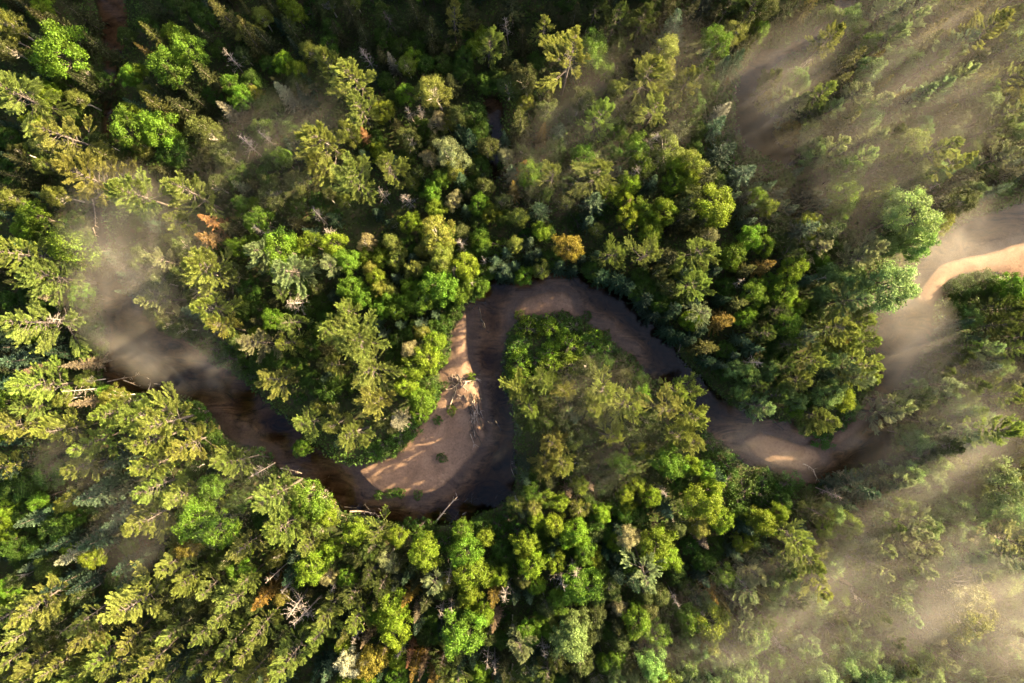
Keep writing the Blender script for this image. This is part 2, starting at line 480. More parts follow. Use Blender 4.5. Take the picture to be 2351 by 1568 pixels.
def broadleaf_proto(seed, h=11.0, R=3.2, zb=.4, nl=68, leaf=.23, per=150, squash=.85):
    r = np.random.default_rng(seed)
    zc = h * (zb + 1) / 2; hz = h * (1 - zb) / 2
    parts, wood = [], [(np.array([[0, 0, -.3], [.1, .05, h * .3], [.2 * r.normal(), .2 * r.normal(), h * .8]]), (.22, .17, .05))]
    lop = r.uniform(.66, 1.15, 7)             # the crown bulges unevenly round its axis
    for i in range(nl):
        u = (i + .5) / nl
        ct = 1 - 1.55 * u                     # mostly the upper shell
        st = math.sqrt(max(0, 1 - ct * ct))
        az = i * 2.39996 + r.normal() * .45
        k = lop[int((az % 6.2832) / 6.2832 * 7) % 7] * r.uniform(.55, 1.06)
        c = np.array([R * st * math.cos(az) * k, R * st * math.sin(az) * k, zc + hz * ct * r.uniform(.62, 1.08) * (.7 + .3 * k)])
        rad = R * r.uniform(.13, .30)
        if i % 2 == 0:
            wood.append((np.array([[0, 0, h * r.uniform(.25, .5)], c * [.5, .5, .8], c]), (.09, .06, .02)))
        n = int(per * r.uniform(.5, 1.2) * (rad / R / .21) ** 1.4)
        d = unit(r.normal(size=(n, 3)) + unit(c - [0, 0, zc - hz * .4]) * .7)
        p = c + d * rad * r.uniform(.3, 1.25, (n, 1)) * [1, 1, squash]
        nrm = unit(d + r.normal(size=(n, 3)) * .8)
        dr = np.cross(nrm, r.normal(size=(n, 3)))
        v, f = blades(p, dr, leaf * r.uniform(.7, 1.5, n), leaf * r.uniform(.5, .95, n), r, flat=nrm)
        parts.append((v, f, np.clip(.5 + .17 * r.normal() + np.repeat(r.normal(size=n) * .14, 4), 0, 1)))
    return merge(parts), tubes(wood)


def dead_proto(seed, h=12.0, R=2.2, nb=46, twig=True):
    """a bare standing snag: branches along the trunk, finer twigs on them"""
    r = np.random.default_rng(seed)
    lean = r.normal(size=2) * .3
    trunk = [(np.array([[0, 0, -.3], [lean[0] * .4, lean[1] * .4, h * .5], [lean[0], lean[1], h]]), (.2, .13, .03))]
    wood = []
    for i in range(nb):
        t = (i + r.uniform()) / nb
        z = h * (.35 + .65 * t)
        az = r.uniform(0, 6.28)
        L = R * (1 - t) ** .5 * r.uniform(.4, 1.15) + .3
        base = np.array([lean[0] * z / h, lean[1] * z / h, z])
        pts = limb(base, az, r.normal() * .25 + .1, L, r.normal() * .4)
        wood.append((pts, np.linspace(.045, .015, 5)))
        if twig:
            for k in range(int(L * 2.2)):
                q = pts[r.integers(1, 5)]
                wood.append((limb(q, az + r.normal() * .8, r.normal() * .4, L * .35 * r.uniform(.5, 1.2), .2, 3), (.035, .025, .015)))
    return tubes(wood, 3), tubes(trunk, 6)


def shrub_proto(seed, R=1.8, h=1.8, n=1700, leaf=.19):
    r = np.random.default_rng(seed)
    return broadleaf_proto(seed, h=h, R=R, zb=.05, nl=30, leaf=leaf, per=n // 30, squash=.7)


PROTO = {}


def add_protos(kind, lst, bark, size):
    out = []
    for k, ((cv, cf, ct), (tv, tf)) in enumerate(lst):
        out.append((mesh_np(kind + "_crown", cv, cf, FOLIAGE, ct), mesh_np(kind + "_trunk", tv, tf, bark), size))
    PROTO[kind] = out


add_protos("pine", [pine_proto(100 + i, sparse=s, nb=n, z0=z) for i, (s, n, z) in enumerate([(1, 54, .3), (.9, 48, .35), (.9, 42, .3), (1, 60, .4), (.85, 46, .25), (.95, 52, .3), (.85, 38, .42)])], BARK, (20, 4.8))
add_protos("spruce", [spruce_proto(200 + i) for i in range(5)], BARK, (12, 1.9))
add_protos("fir", [spruce_proto(220 + i, h=10, R=2.0, droop=-.1) for i in range(5)], BARK, (10, 2.0))
add_protos("broadleaf", [broadleaf_proto(300 + i) for i in range(7)], BARK, (11, 3.2))
add_protos("birch", [broadleaf_proto(340 + i, h=12, R=2.6, zb=.35, nl=60, leaf=.17, per=190) for i in range(5)], PALE_BARK, (12, 2.6))
add_protos("shrub", [shrub_proto(380 + i) for i in range(4)], BARK, (1.8, 1.8))
for k, n in (("dead", 6),):
    PROTO[k] = []
    for i in range(n):
        (cv, cf), (tv, tf) = dead_proto(400 + i, nb=(46, 30, 60, 40, 24, 54)[i])
        PROTO[k].append((mesh_np("dead_crown", cv, cf, DEAD_WOOD), mesh_np("dead_trunk", tv, tf, DEAD_WOOD), (12, 2.2)))

# code: prototype, object name, category, look, colour, height law (a + b*r, min, max), crown centre share
KIND = {
    'P': ("pine", "pine_tree", "pine", "olive feathery", (.168, .206, .044), (9, 2.4, 13, 24), .68),
    'Q': ("pine", "pine_tree", "pine", "pale grey-green feathery", (.195, .235, .105), (9, 2.4, 12, 24), .68),
    'K': ("pine", "pine_tree", "pine", "dark green feathery", (.062, .090, .020), (9, 2.3, 12, 22), .68),
    'Y': ("pine", "pine_tree", "pine", "golden-green feathery", (.185, .205, .048), (9, 2.4, 13, 23), .68),
    'S': ("spruce", "spruce_tree", "spruce", "brown-olive pointed", (.082, .084, .020), (7, 3.4, 9, 17), .6),
    'T': ("spruce", "spruce_tree", "spruce", "dark olive pointed", (.042, .050, .015), (6, 3.4, 8, 16), .6),
    'O': ("spruce", "spruce_tree", "spruce", "golden-brown pointed", (.150, .112, .022), (7, 3.0, 9, 16), .6),
    'F': ("fir", "fir_tree", "fir", "blue-green pointed", (.070, .115, .062), (5, 3.0, 6, 13), .6),
    'E': ("fir", "fir_tree", "fir", "dark teal pointed", (.030, .058, .030), (5, 3.0, 6, 12), .6),
    'G': ("fir", "fir_tree", "fir", "pale silvery", (.210, .220, .140), (5, 3.0, 6, 13), .6),
    'D': ("broadleaf", "maple_tree", "broadleaf tree", "bright green leafy", (.085, .162, .012), (5, 2.3, 6, 15), .72),
    'V': ("broadleaf", "aspen_tree", "broadleaf tree", "yellow-green leafy", (.125, .188, .012), (5, 2.3, 6, 15), .72),
    'M': ("broadleaf", "sapling", "sapling", "dark green leafy", (.042, .085, .009), (3, 1.7, 3.5, 11), .72),
    'N': ("broadleaf", "maple_tree", "broadleaf tree", "pale green leafy", (.130, .200, .055), (6, 2.2, 7, 16), .72),
    'W': ("broadleaf", "broadleaf_tree", "broadleaf tree", "whitish flowering", (.30, .31, .20), (6, 2.2, 7, 16), .72),
    'U': ("broadleaf", "broadleaf_tree", "broadleaf tree", "golden-orange leafy", (.150, .130, .018), (5, 2.3, 6, 14), .72),
    'B': ("birch", "birch_tree", "birch", "olive-yellow grainy", (.140, .160, .026), (5, 2.6, 6, 15), .68),
    'H': ("birch", "birch_tree", "birch", "pale tan-green grainy", (.190, .185, .085), (5, 2.6, 6, 14), .68),
    'C': ("birch", "birch_tree", "birch", "dull green grainy", (.060, .078, .018), (5, 2.4, 5, 13), .68),
    'R': ("spruce", "dying_conifer", "dying conifer", "pinkish-tan withered", (.195, .150, .095), (7, 3.0, 8, 15), .6),
    'Z': ("spruce", "dying_conifer", "dying conifer", "rust-orange withered", (.240, .130, .060), (8, 2.4, 9, 16), .6),
    'X': ("dead", "dead_tree", "dead tree", "bare grey-white", (1, 1, 1), (7, 3.2, 8, 16), .62),
    'A': ("shrub", "shrub", "shrub", "low dark green", (.042, .090, .010), (.4, .62, 1.0, 3.4), .6),
    'L': ("shrub", "shrub", "shrub", "low yellow-green", (.100, .170, .012), (.7, .95, 1.2, 4.4), .6),
}
# crowns as they stand in the photograph: nine map sheets (3 x 3), each 2351 x 1568 units; x, y, crown radius; a few pines on the middle sheet are added to shade the sandbar
TREES = {
 1: """P110,640,200 P390,880,190 P620,1220,200 P980,1340,170 P1310,1350,180 P2260,960,190 P2200,1130,110 P2280,480,120 B80,180,100 C60,330,90
D400,350,170 D1280,370,115 D1160,480,125 D900,530,60 V930,500,50 V330,680,80 D880,900,125 D1120,900,125 M1200,1040,130 D1680,690,75 D1590,580,52 V2070,480,58 V1960,450,55
B1000,1010,78 B520,660,72 B330,1130,58 B90,1390,85 B390,1330,75 D230,1480,95 M1690,1170,62 B2140,350,70 V2030,90,70 M850,240,48 M1230,60,95 M1400,120,85
S1080,270,75 S1050,370,48 S1550,100,95 S1700,270,80 S1720,100,45 S1460,550,85 S1220,540,75 T1280,740,90 S1080,750,90 T1340,690,60 G1590,760,70 T330,140,85 T200,40,65 S790,1080,85 T560,570,70
T150,1220,65 E100,1100,55 E300,1360,55 T50,1290,65 X1590,420,50 G1960,640,75 X1700,1000,60 C1450,920,115 C1550,1050,105 M1900,1100,85 D1650,1420,65 D1790,1520,85 F1660,1290,60 P1240,1540,75 Z1450,1530,70
C560,480,70 M650,520,70 T660,330,70 T480,200,80 T550,60,80 M420,560,70 M500,780,80 C300,1010,80 T180,1120,70 M1380,430,60 M1750,560,90 M1860,740,90 M1800,900,90 M1500,350,60 T1850,280,70 T2000,180,70 E2040,330,45
M2250,300,70 M2280,200,60 T1900,60,60 T1440,260,60 C700,980,60 M640,1000,80 C1480,1280,70 C1880,1330,100 C2050,1270,100 M2040,1420,80 X2180,1500,55 M1850,1200,80 D1950,1100,60 X1840,960,50 E2130,560,45 M2000,900,80 D340,630,60 V250,860,60 M80,960,80""",
 2: """P110,540,175 P130,770,140 P100,1250,195 P330,1150,140 Y760,140,105 P1000,290,115 P1400,190,90 P1560,430,195 P2070,520,170 P2170,740,135 P1760,820,130 P1760,1160,165 F1740,1390,100 P1460,1230,62 K340,100,75 K1890,130,105 K2080,130,95 T1180,60,105 K1740,60,80
D460,640,72 V300,770,80 M310,570,62 B660,640,110 B450,450,62 M290,260,72 M580,440,72 D1720,340,112 D1790,500,52 D1640,1080,85 M910,780,92 M560,880,72 M1470,1040,92 D1300,1200,85 D700,1230,62 D620,1320,72 V640,1430,72 M970,1520,62 D940,1400,62 V470,1530,75
D2000,1020,92 V1960,1270,72 V2270,1280,85 V2230,1440,95 V1990,1500,78 B2210,340,105 B2230,480,75 V2080,1450,80 S1250,840,90 O1240,1150,55 T1250,280,65 Z150,940,55 O1190,1310,52 O1370,930,52 C1280,560,95 T1300,1320,65
H670,830,62 C820,790,75 H600,1100,62 H760,1080,110 B780,1170,80 F810,1230,62 H1150,1070,62 C1250,1040,55 E880,970,75 B1200,1500,75 H780,1390,62 F850,1450,48 F1380,1450,90 F1170,1190,62 F2130,1280,68 B2240,1040,115 F1500,900,75 F1130,950,42
G350,430,52 X470,1380,55 X285,1350,35 X2010,1200,42 X2140,980,60 X480,790,30 X540,790,28 X1150,200,40 X190,400,40
M700,450,70 M830,500,80 M850,400,80 T600,200,80 T520,90,80 M1080,520,70 T1120,380,70 M980,560,80 C1150,600,80 T880,90,80 M450,1100,60 C480,980,80 C1000,1000,80 M960,1130,80 C1020,1260,70 M870,1290,60 C540,1200,50 D1390,1160,60 M1560,1240,70 M1390,1330,50 C1090,1400,60 M1330,1080,50
C1420,760,80 M1900,330,70 T1600,110,80 T2250,60,80 C2240,600,80 C1950,780,80 D1890,900,70 V2080,1140,80 C1640,700,80 B1900,630,70 V1850,1330,70 V2150,1560,80 B60,920,80 M240,940,60 M200,1000,60 M360,700,50 T60,80,80 T150,250,70 M400,330,50 V1980,1400,60 V2300,1150,80 F1720,1520,60 R1960,1400,25""",
 3: """P1000,270,95 P2050,250,130 P2220,330,95 P2230,520,115 B1560,1000,115 P1720,1030,130 P1850,1120,125 P960,660,120 S1140,420,85 S1270,430,62 S1440,690,85 S1100,850,95 F280,470,72 P30,560,75 G270,760,72 B2300,680,85 Q1640,60,85 Q1400,60,80 S1990,80,85 S870,20,65 K480,50,95 T200,130,65 T40,100,75 K330,30,80
D230,300,95 B350,240,90 D550,190,52 D1270,290,62 D1110,1190,112 V1100,1350,115 D1370,1380,112 N1530,1510,165 V900,1510,82 B60,1130,95 V200,1430,140 V40,1270,95 V500,1360,52 V570,1440,62 D1050,1480,70 A300,1000,90 A450,1100,100 A560,1160,85 A250,900,80 A350,1120,90 M160,620,80 M100,720,80 A250,650,70
F330,1350,52 F430,1430,52 F590,1290,48 F670,1340,52 F730,1450,62 F500,1280,42 F420,1350,42 F450,1520,52 F780,1200,50 E860,1340,80 E920,1400,80 E690,1410,60 E600,1500,60 M680,1520,80 M100,900,80 M80,1020,70 C150,480,80 T420,330,60 T450,180,60 X1640,1320,50 M730,1240,60 M230,1250,70
C800,560,80 C700,640,80 U600,660,75 C640,560,80 U720,860,75 U700,930,55 C870,780,80 C820,700,80 M800,900,70 C900,880,80 C920,1040,90 C900,960,70 S1060,560,70 C1000,760,80 C1250,800,90 C1300,700,80 C1180,640,70 M1350,560,80 C1050,1010,90 C1250,960,90 C1380,930,80 C1200,1100,90 C1420,1100,90 C1340,1180,80 C1600,1200,90 M1500,1260,80 C1750,1200,80 T1800,1300,80 M1480,860,70
C1650,880,70 C1450,250,80 C1550,180,80 C1480,420,90 S1600,350,90 S1700,240,80 C1680,480,90 C1800,420,80 C1880,300,80 C1900,520,90 C1750,640,90 C1600,640,90 C2000,640,90 C2080,720,80 C2200,760,90 M2300,860,80 C2100,900,90 M2000,1000,80 C2150,1080,90 M2080,1180,80 T2250,1200,80 M2180,1280,80 C1980,1300,70 K2300,160,90 K2180,150,80 T2120,60,70 K1830,80,80 C1150,120,80 T700,60,70 T620,140,60 C1050,100,70 D1200,180,60 C1860,940,60 X830,470,40 S1330,620,60 F2260,1130,60 C2330,1030,70""",
 4: """P120,170,195 P330,330,180 P230,640,215 P300,1100,175 P950,1290,165 P1200,1290,190 P1050,1450,170 P700,1300,125 P400,1400,135 P600,1460,115 Y1290,1480,150 P100,1380,150 Q1150,240,105 P1480,290,180 P1420,560,150 P1530,700,115 Q1780,180,125 Q2000,270,150 Q2280,250,105 P1990,640,115 P2280,700,170 Q1800,800,112 P1950,770,105 P1900,1090,150 P2090,1360,130 P2300,1350,85 P1610,1510,95 P2290,960,85 P1950,430,85
D440,150,140 D610,480,80 M640,210,62 V1650,130,72 D1930,140,130 V2170,120,85 V2310,120,80 M590,690,92 M650,780,82 M2250,1140,92 D60,1200,92 B760,1170,80 D700,1090,42 M1480,1420,70 D1880,620,62 F770,200,52 F890,440,52 F150,900,110 F900,340,52 Q1090,470,85 F60,1080,85 E840,260,62
R400,480,75 Z1440,80,85 R240,960,60 R540,950,65 R590,1190,70 X1820,20,55 X2290,40,42 X450,640,70 X2060,500,75 X560,1110,70
M1500,150,80 C1620,330,80 M1700,420,90 M1680,580,80 M1780,560,70 C1640,760,60 M1900,900,80 M2120,830,80 M2050,950,70 M2150,1050,80 M2140,560,60 M2090,420,80 C1350,420,90 C1260,330,80 C1000,170,80 C960,260,70 C1280,160,80 M1130,100,80 C1100,380,80 C1060,580,70 C1150,650,70 C1240,700,70 C1010,440,60
A1480,840,90 A1570,900,90 A1650,960,80 A1400,780,80 A1700,860,80 A1600,820,80 M1800,930,70 A1720,1030,60 E100,820,70 E60,740,80 T540,300,70 M480,400,70 E330,790,70 E430,860,70 M540,820,70 T120,980,70 M60,500,60 M200,470,60 E500,880,60 T420,950,60 B430,1180,60 P240,1240,90 B600,1050,60 C850,1200,60 A1400,1360,80 A1460,1480,80 M1360,1250,60 M2330,1080,70 A1840,1520,70 D2030,1560,40""",
 5: """P90,800,190 P190,970,170 P250,1200,150 P90,1430,145 P60,600,115 P1300,1240,105 P1390,1050,95 K1430,1340,90 K1320,1350,80 P1230,1120,70 P1520,1130,72 P1830,1100,150 P1960,1230,140 P2250,1270,150 P1440,1500,112 P1820,1460,85 P2080,190,130 P1870,170,122 P2320,1440,105 F1600,1310,62 P2330,1110,90
G390,1340,80 F1060,220,62 F1120,290,72 F1200,260,52 F1050,280,52 F650,590,52 F370,600,42 F560,660,62 H480,850,72 F1270,100,52 F1150,170,48 F480,210,52 F380,350,48 D2080,1150,52 E2270,700,72 E2150,600,72 F1750,190,42 E1650,200,52
D680,390,120 D550,530,92 D400,570,62 V870,300,92 D60,240,92 D60,400,92 D140,490,82 D290,550,52 D890,390,82 D800,450,72 V660,800,80 V590,900,90 V480,980,90 V440,1080,72 V550,1180,90 M600,1100,72 L540,1290,80 L1220,940,100 L1240,1030,80 L1560,820,112 L1420,860,90 L1760,750,62 L1290,700,90 L1430,690,90 A1600,690,90 A1720,800,90 A1850,860,85 A1970,930,80 L1600,950,90 L1330,1020,50 L1450,960,90 A1200,830,70 A1240,780,70 D950,60,72 D730,40,52
U1560,110,95 B1400,270,62 B1190,120,62 V1370,40,55 V2120,40,82 B2290,250,72 B340,110,72 B390,200,72 B660,60,120 B690,150,85 B700,240,82 B510,290,72 B200,280,62 B260,430,62 H170,110,62 B350,440,48 B560,730,52 V240,360,72 M860,190,80 X830,100,55 X760,310,32 X800,270,28 X985,240,28 X590,490,28 X915,365,38
M960,150,70 M1000,320,70 M900,420,70 D960,400,60 E1300,200,60 E1350,160,60 M1450,200,70 E1500,260,70 E1600,280,60 M1720,280,60 E1800,330,80 E1900,350,80 E1980,400,80 M2060,420,80 E2100,500,80 M2200,540,70 M2180,430,80 C2250,400,70 E2300,560,80 E2240,620,60 E2330,760,70 M2300,480,70 M2050,330,60 C2190,300,60 E1100,380,50 E1180,340,55 D1250,330,50 M780,560,60 M700,680,60 M480,720,70 E420,680,60 M400,780,60 M620,720,60 M440,880,60 L690,720,60 L700,640,60 L650,920,70 L600,990,70 L500,1130,80 A620,1150,60 L600,1230,60 A470,1360,90 A400,1450,90 A300,1520,90 A230,1550,70 A560,1260,50
A1350,640,60 A1500,640,70 A1800,770,70 A1900,920,80 A2020,980,70 A1500,790,90 A1350,900,90 A1680,900,90 C1700,960,80 M1800,940,70 C1380,1100,60 C1420,1250,70 C1500,1330,80 P1740,1250,70 C1680,1180,70 C1650,1400,70 C1560,1430,70 M2060,1060,60 C2100,1330,80 C2000,1400,80 V280,220,60 D560,430,60 V480,420,60 V150,200,60 D330,490,50 M640,490,60 D440,520,50 D600,330,70 B590,180,60 M280,160,50 M450,120,60 M560,380,50 C1250,1120,50""",
 6: """P100,150,130 P110,400,130 P1050,680,150 P1200,650,130 Q1150,500,122 P1250,940,150 Q1180,1030,110 P900,900,85 P780,1040,92 Q530,1240,102 P950,1330,105 P2200,1180,130 P2080,1420,180 Q1730,1350,92 P50,1090,75 P60,1330,120 P50,1490,92 P2280,850,92
N1600,100,115 N1420,410,165 N1160,350,100 D480,450,92 D430,630,62 D340,170,92 D450,80,85 V840,120,62 D920,210,52 D560,130,62 D330,230,52 V740,300,92 V700,450,92 D600,370,52 D720,660,108 V1100,1180,92 M1950,440,100 M2100,400,100 D2250,430,100 K2150,560,112 M1900,560,90 V2300,520,75 A980,1460,95 A180,1500,95 V100,630,48 V60,640,40
S430,280,72 O560,270,72 O290,640,90 S150,810,82 F2050,960,100 F250,930,52 F350,890,52 X470,930,52 F480,830,62 F850,370,62 E980,1020,75 E880,1080,55 M640,830,82 F410,760,62 F1960,760,72 F1930,660,72 Q2060,840,100 H200,40,62 H780,260,62 X1400,1190,45 X1540,320,50 X390,380,50 X910,350,40 D1520,1160,52
C150,560,80 E200,300,60 E80,520,60 E250,500,60 M300,400,70 E100,730,70 E50,760,70 E180,920,60 M280,830,60 M560,560,60 M620,720,60 C540,720,70 M600,900,70 C700,800,70 C820,760,80 M880,560,80 C950,440,70 V800,540,60 C1000,300,80 C950,150,80 M1040,120,80 M1100,60,80 C1250,150,80 C1380,130,80 C1180,220,80 M700,120,80 M640,40,70 M1450,100,70 C700,200,60 D980,290,40 C640,560,60 U1050,820,70 B1130,800,70 P1240,760,80 P1240,1020,80 C1000,900,70 C1080,950,70 C700,950,70 C600,1000,70 C700,1110,70 C450,1000,80 C350,980,70 M300,1000,60 C500,1090,70 C420,1120,60 C620,1150,60 M850,1180,70 K880,1270,70 M1150,1250,70 A1130,1300,70 A860,1370,70 A1100,1340,60 C760,1200,60 D780,1260,50
M1830,880,70 C1780,950,80 C1850,850,80 M1760,1000,80 K1800,700,80 C1600,1080,70 C1560,1250,90 C1650,1180,90 C1800,1100,90 C1850,1220,80 C1950,1080,90 C2000,1280,90 C1480,1330,80 C1500,1450,80 C1650,1480,90 C1800,1500,90 C2280,1350,90 Q2280,1030,90 C2150,700,90 C2000,620,70 K2250,640,90 C1900,1420,80 C2150,980,70 C2320,740,80 K2320,600,60 A2000,380,60 A2150,370,60 A1890,420,60""",
 7: """P1650,50,115 P1050,60,145 P1090,210,150 P1050,420,160 P1230,260,120 P560,80,105 P1900,280,170 P1950,480,150 P1680,640,125 P2120,630,92 P1170,720,105 P1300,820,105 P1440,890,85 P1630,980,130 P1690,860,92 Y960,1020,185 P640,1080,125 Y600,1220,115 P230,1000,170 P60,1080,135 P200,1220,130 P120,1340,130 P270,1390,95 Y880,1240,95 P740,1350,105 P820,1420,105 P1060,1390,120 Y400,1450,105 P550,1480,85 Y1210,1210,80 P1430,1180,102 P1790,1190,122 P1620,1260,92 P1700,1340,112 P2000,1400,150 P2230,1200,132 P2290,1060,92 P1900,1470,105 P1480,1440,85 P640,1400,65 P960,1500,112 P1150,1530,85 P1600,1500,105 P1750,1500,105 P450,1540,92 P230,1520,92
D1470,220,102 D1350,440,145 D1480,520,125 D2140,320,140 V2240,420,85 V2160,780,112 D300,290,62 V60,360,55 V670,700,68 V20,430,45 M420,480,112 M220,220,120 M330,120,112 M80,250,85 M1660,330,92 B470,310,72 D60,900,62 M100,610,102 M340,760,102 D1640,790,85 B2200,500,62 M900,620,62 V2290,650,62
F690,270,130 G560,660,105 E680,590,102 F850,400,92 F260,420,92 E880,740,92 E100,100,102 P30,80,60 F2280,1450,85 F60,1530,65 E1310,1500,85 F740,200,85 O1830,960,85 U1290,620,75 H2240,830,65 X2020,1040,85 X2120,1090,80 X1900,820,45 X2290,860,40 X1820,80,52 X2260,260,60 X1980,890,40
C2280,700,60 E2060,700,80 E2000,800,80 M2050,850,70 E1100,620,70 E1000,700,70 C1120,850,70 T1180,950,80 C1300,1000,90 C1180,1080,80 T1320,1120,80 C1500,1050,80 P1520,1120,80 C1560,730,60 E450,880,80 E600,870,80 M250,640,80 M520,420,70 E450,600,70 M380,900,80 M450,1000,80 T420,1150,80 C360,1250,80 C470,1300,70 E1250,1400,80 M1200,1460,70 E1380,1310,60 K1350,1420,70 M2100,1250,60 M2150,1330,60 E2200,1480,70 M2080,1180,50 K1120,1220,60 E340,640,70 M800,860,70 C2080,430,70 E1560,420,60 E1500,330,50 M1600,560,60 C1760,1000,70 B1950,980,60 T1950,1200,60 M170,400,80 F400,340,70 E900,830,70 B60,1480,70 C120,850,60 M1500,660,60""",
 8: """V570,700,115 D840,690,118 V890,800,118 V880,930,85 V1290,590,92 V1270,660,70 V1340,750,92 V1080,830,72 V990,560,52 D840,540,82 V340,1060,118 V340,1200,118 V1000,1080,72 D850,1220,148 D1300,1220,82 N1560,1300,135 N1600,1150,100 D1300,260,62 V1640,210,38 V1520,320,62 V1600,540,102 V1460,450,82 V1800,390,62 V1480,730,72 D1660,640,82 D1640,900,128 D1480,960,82 D1340,900,62 M1790,800,82 D1910,50,85 D2250,60,112 V2040,170,62 V1950,260,62 V2140,290,72 V2200,600,118 V2260,700,92 D2040,1140,102 D2180,1230,92 N2150,1430,102 D1810,1420,72 N2030,1530,75 M2290,1090,92 M1130,700,72 M1190,790,62 V90,520,92 D60,820,72 V380,560,72 D540,600,62 V360,1370,55 M550,1230,72 M640,1240,72 D1360,1140,72 V1730,690,52
P1510,80,112 Q2110,780,140 Q1200,1310,112 Q620,870,62 P240,560,92 H320,720,82 K200,640,72 K280,880,62 K200,790,62 K80,950,102 P130,1080,102 S60,1200,72 P780,1520,102 D950,1500,62 O640,1500,62 R180,1250,45 P1420,40,75 O480,980,60 R520,1080,45 O1060,960,75 R1080,1140,52 Z470,1360,40 R570,1440,48 U200,1410,105 W60,1430,92 R320,1280,38 O500,1450,60 B1640,360,62 B1200,340,62 B1340,350,62 R1560,260,42 R1700,200,42 H1970,560,80 H2060,590,62 H1890,1020,60
X1490,850,72 X1150,930,58 X1600,780,60 X740,1020,42 X690,1060,38 X1010,1400,55 X1050,1430,38 X1385,1330,48 X750,1180,35 X740,800,52 X420,1340,32 X120,1230,32 X2200,230,32 X2300,970,40 F1280,180,52 F1260,400,52 E1480,560,52 E1820,650,55 E1890,700,55 F1290,980,52 F2240,380,72
A540,500,70 A620,500,60 A460,500,60 A700,600,80 A620,560,60 M960,480,60 A1000,440,60 A1080,480,80 A1100,560,80 M1080,640,70 A1140,430,60 M1060,740,60 A1210,520,70 M1380,520,70 M1400,620,60 E1450,640,60 M1560,640,60 M1720,460,80 M1700,300,70 M1820,520,70 E1900,500,70 M1800,220,80 M1870,160,70 M1760,100,70 M1950,420,80 M2050,440,80 C2320,480,80 M1880,340,60 C1650,60,70 M1350,130,60 E1250,60,60 M1600,150,50 V1410,300,50 V1350,440,60 E1900,820,80 E2000,860,80 M1960,760,60 C1860,900,80 C1760,960,80 C1400,1040,70 C1250,860,60 E1200,960,60 T420,720,60 E380,860,70 E460,840,60 T140,720,60 C90,700,60 E420,980,60 T600,1000,70 E540,1120,70 M620,1120,60 C700,940,60 C760,900,60 B740,890,60 M800,1050,60 E680,1180,50 V930,1080,60 M1100,1250,60 C1180,1180,60 C1020,1250,60 E900,1400,60 T1120,1430,70 E1080,1500,60 C1260,1480,70 E1340,1420,70 K1430,1480,70 C1500,1420,70 C1650,1420,80 D1440,1210,60 C1720,1200,80 C1760,1090,80 M1860,1200,80 C1920,1280,80 D1900,1380,60 C1960,1430,70 C1760,1530,70 B1180,1540,60 D240,1100,70 T250,980,70 E300,950,60 V150,1530,80 V40,1530,80 D400,1540,70 E300,1460,60 K700,1410,60 O700,1470,60 B700,1560,60 E820,1430,60 V10,1320,60 M2300,800,80 M2320,200,80 C2200,950,80 C2120,1020,80 C2240,1340,60 C2080,960,70 N1900,1520,70 C2320,1300,70 N2320,1480,80""",
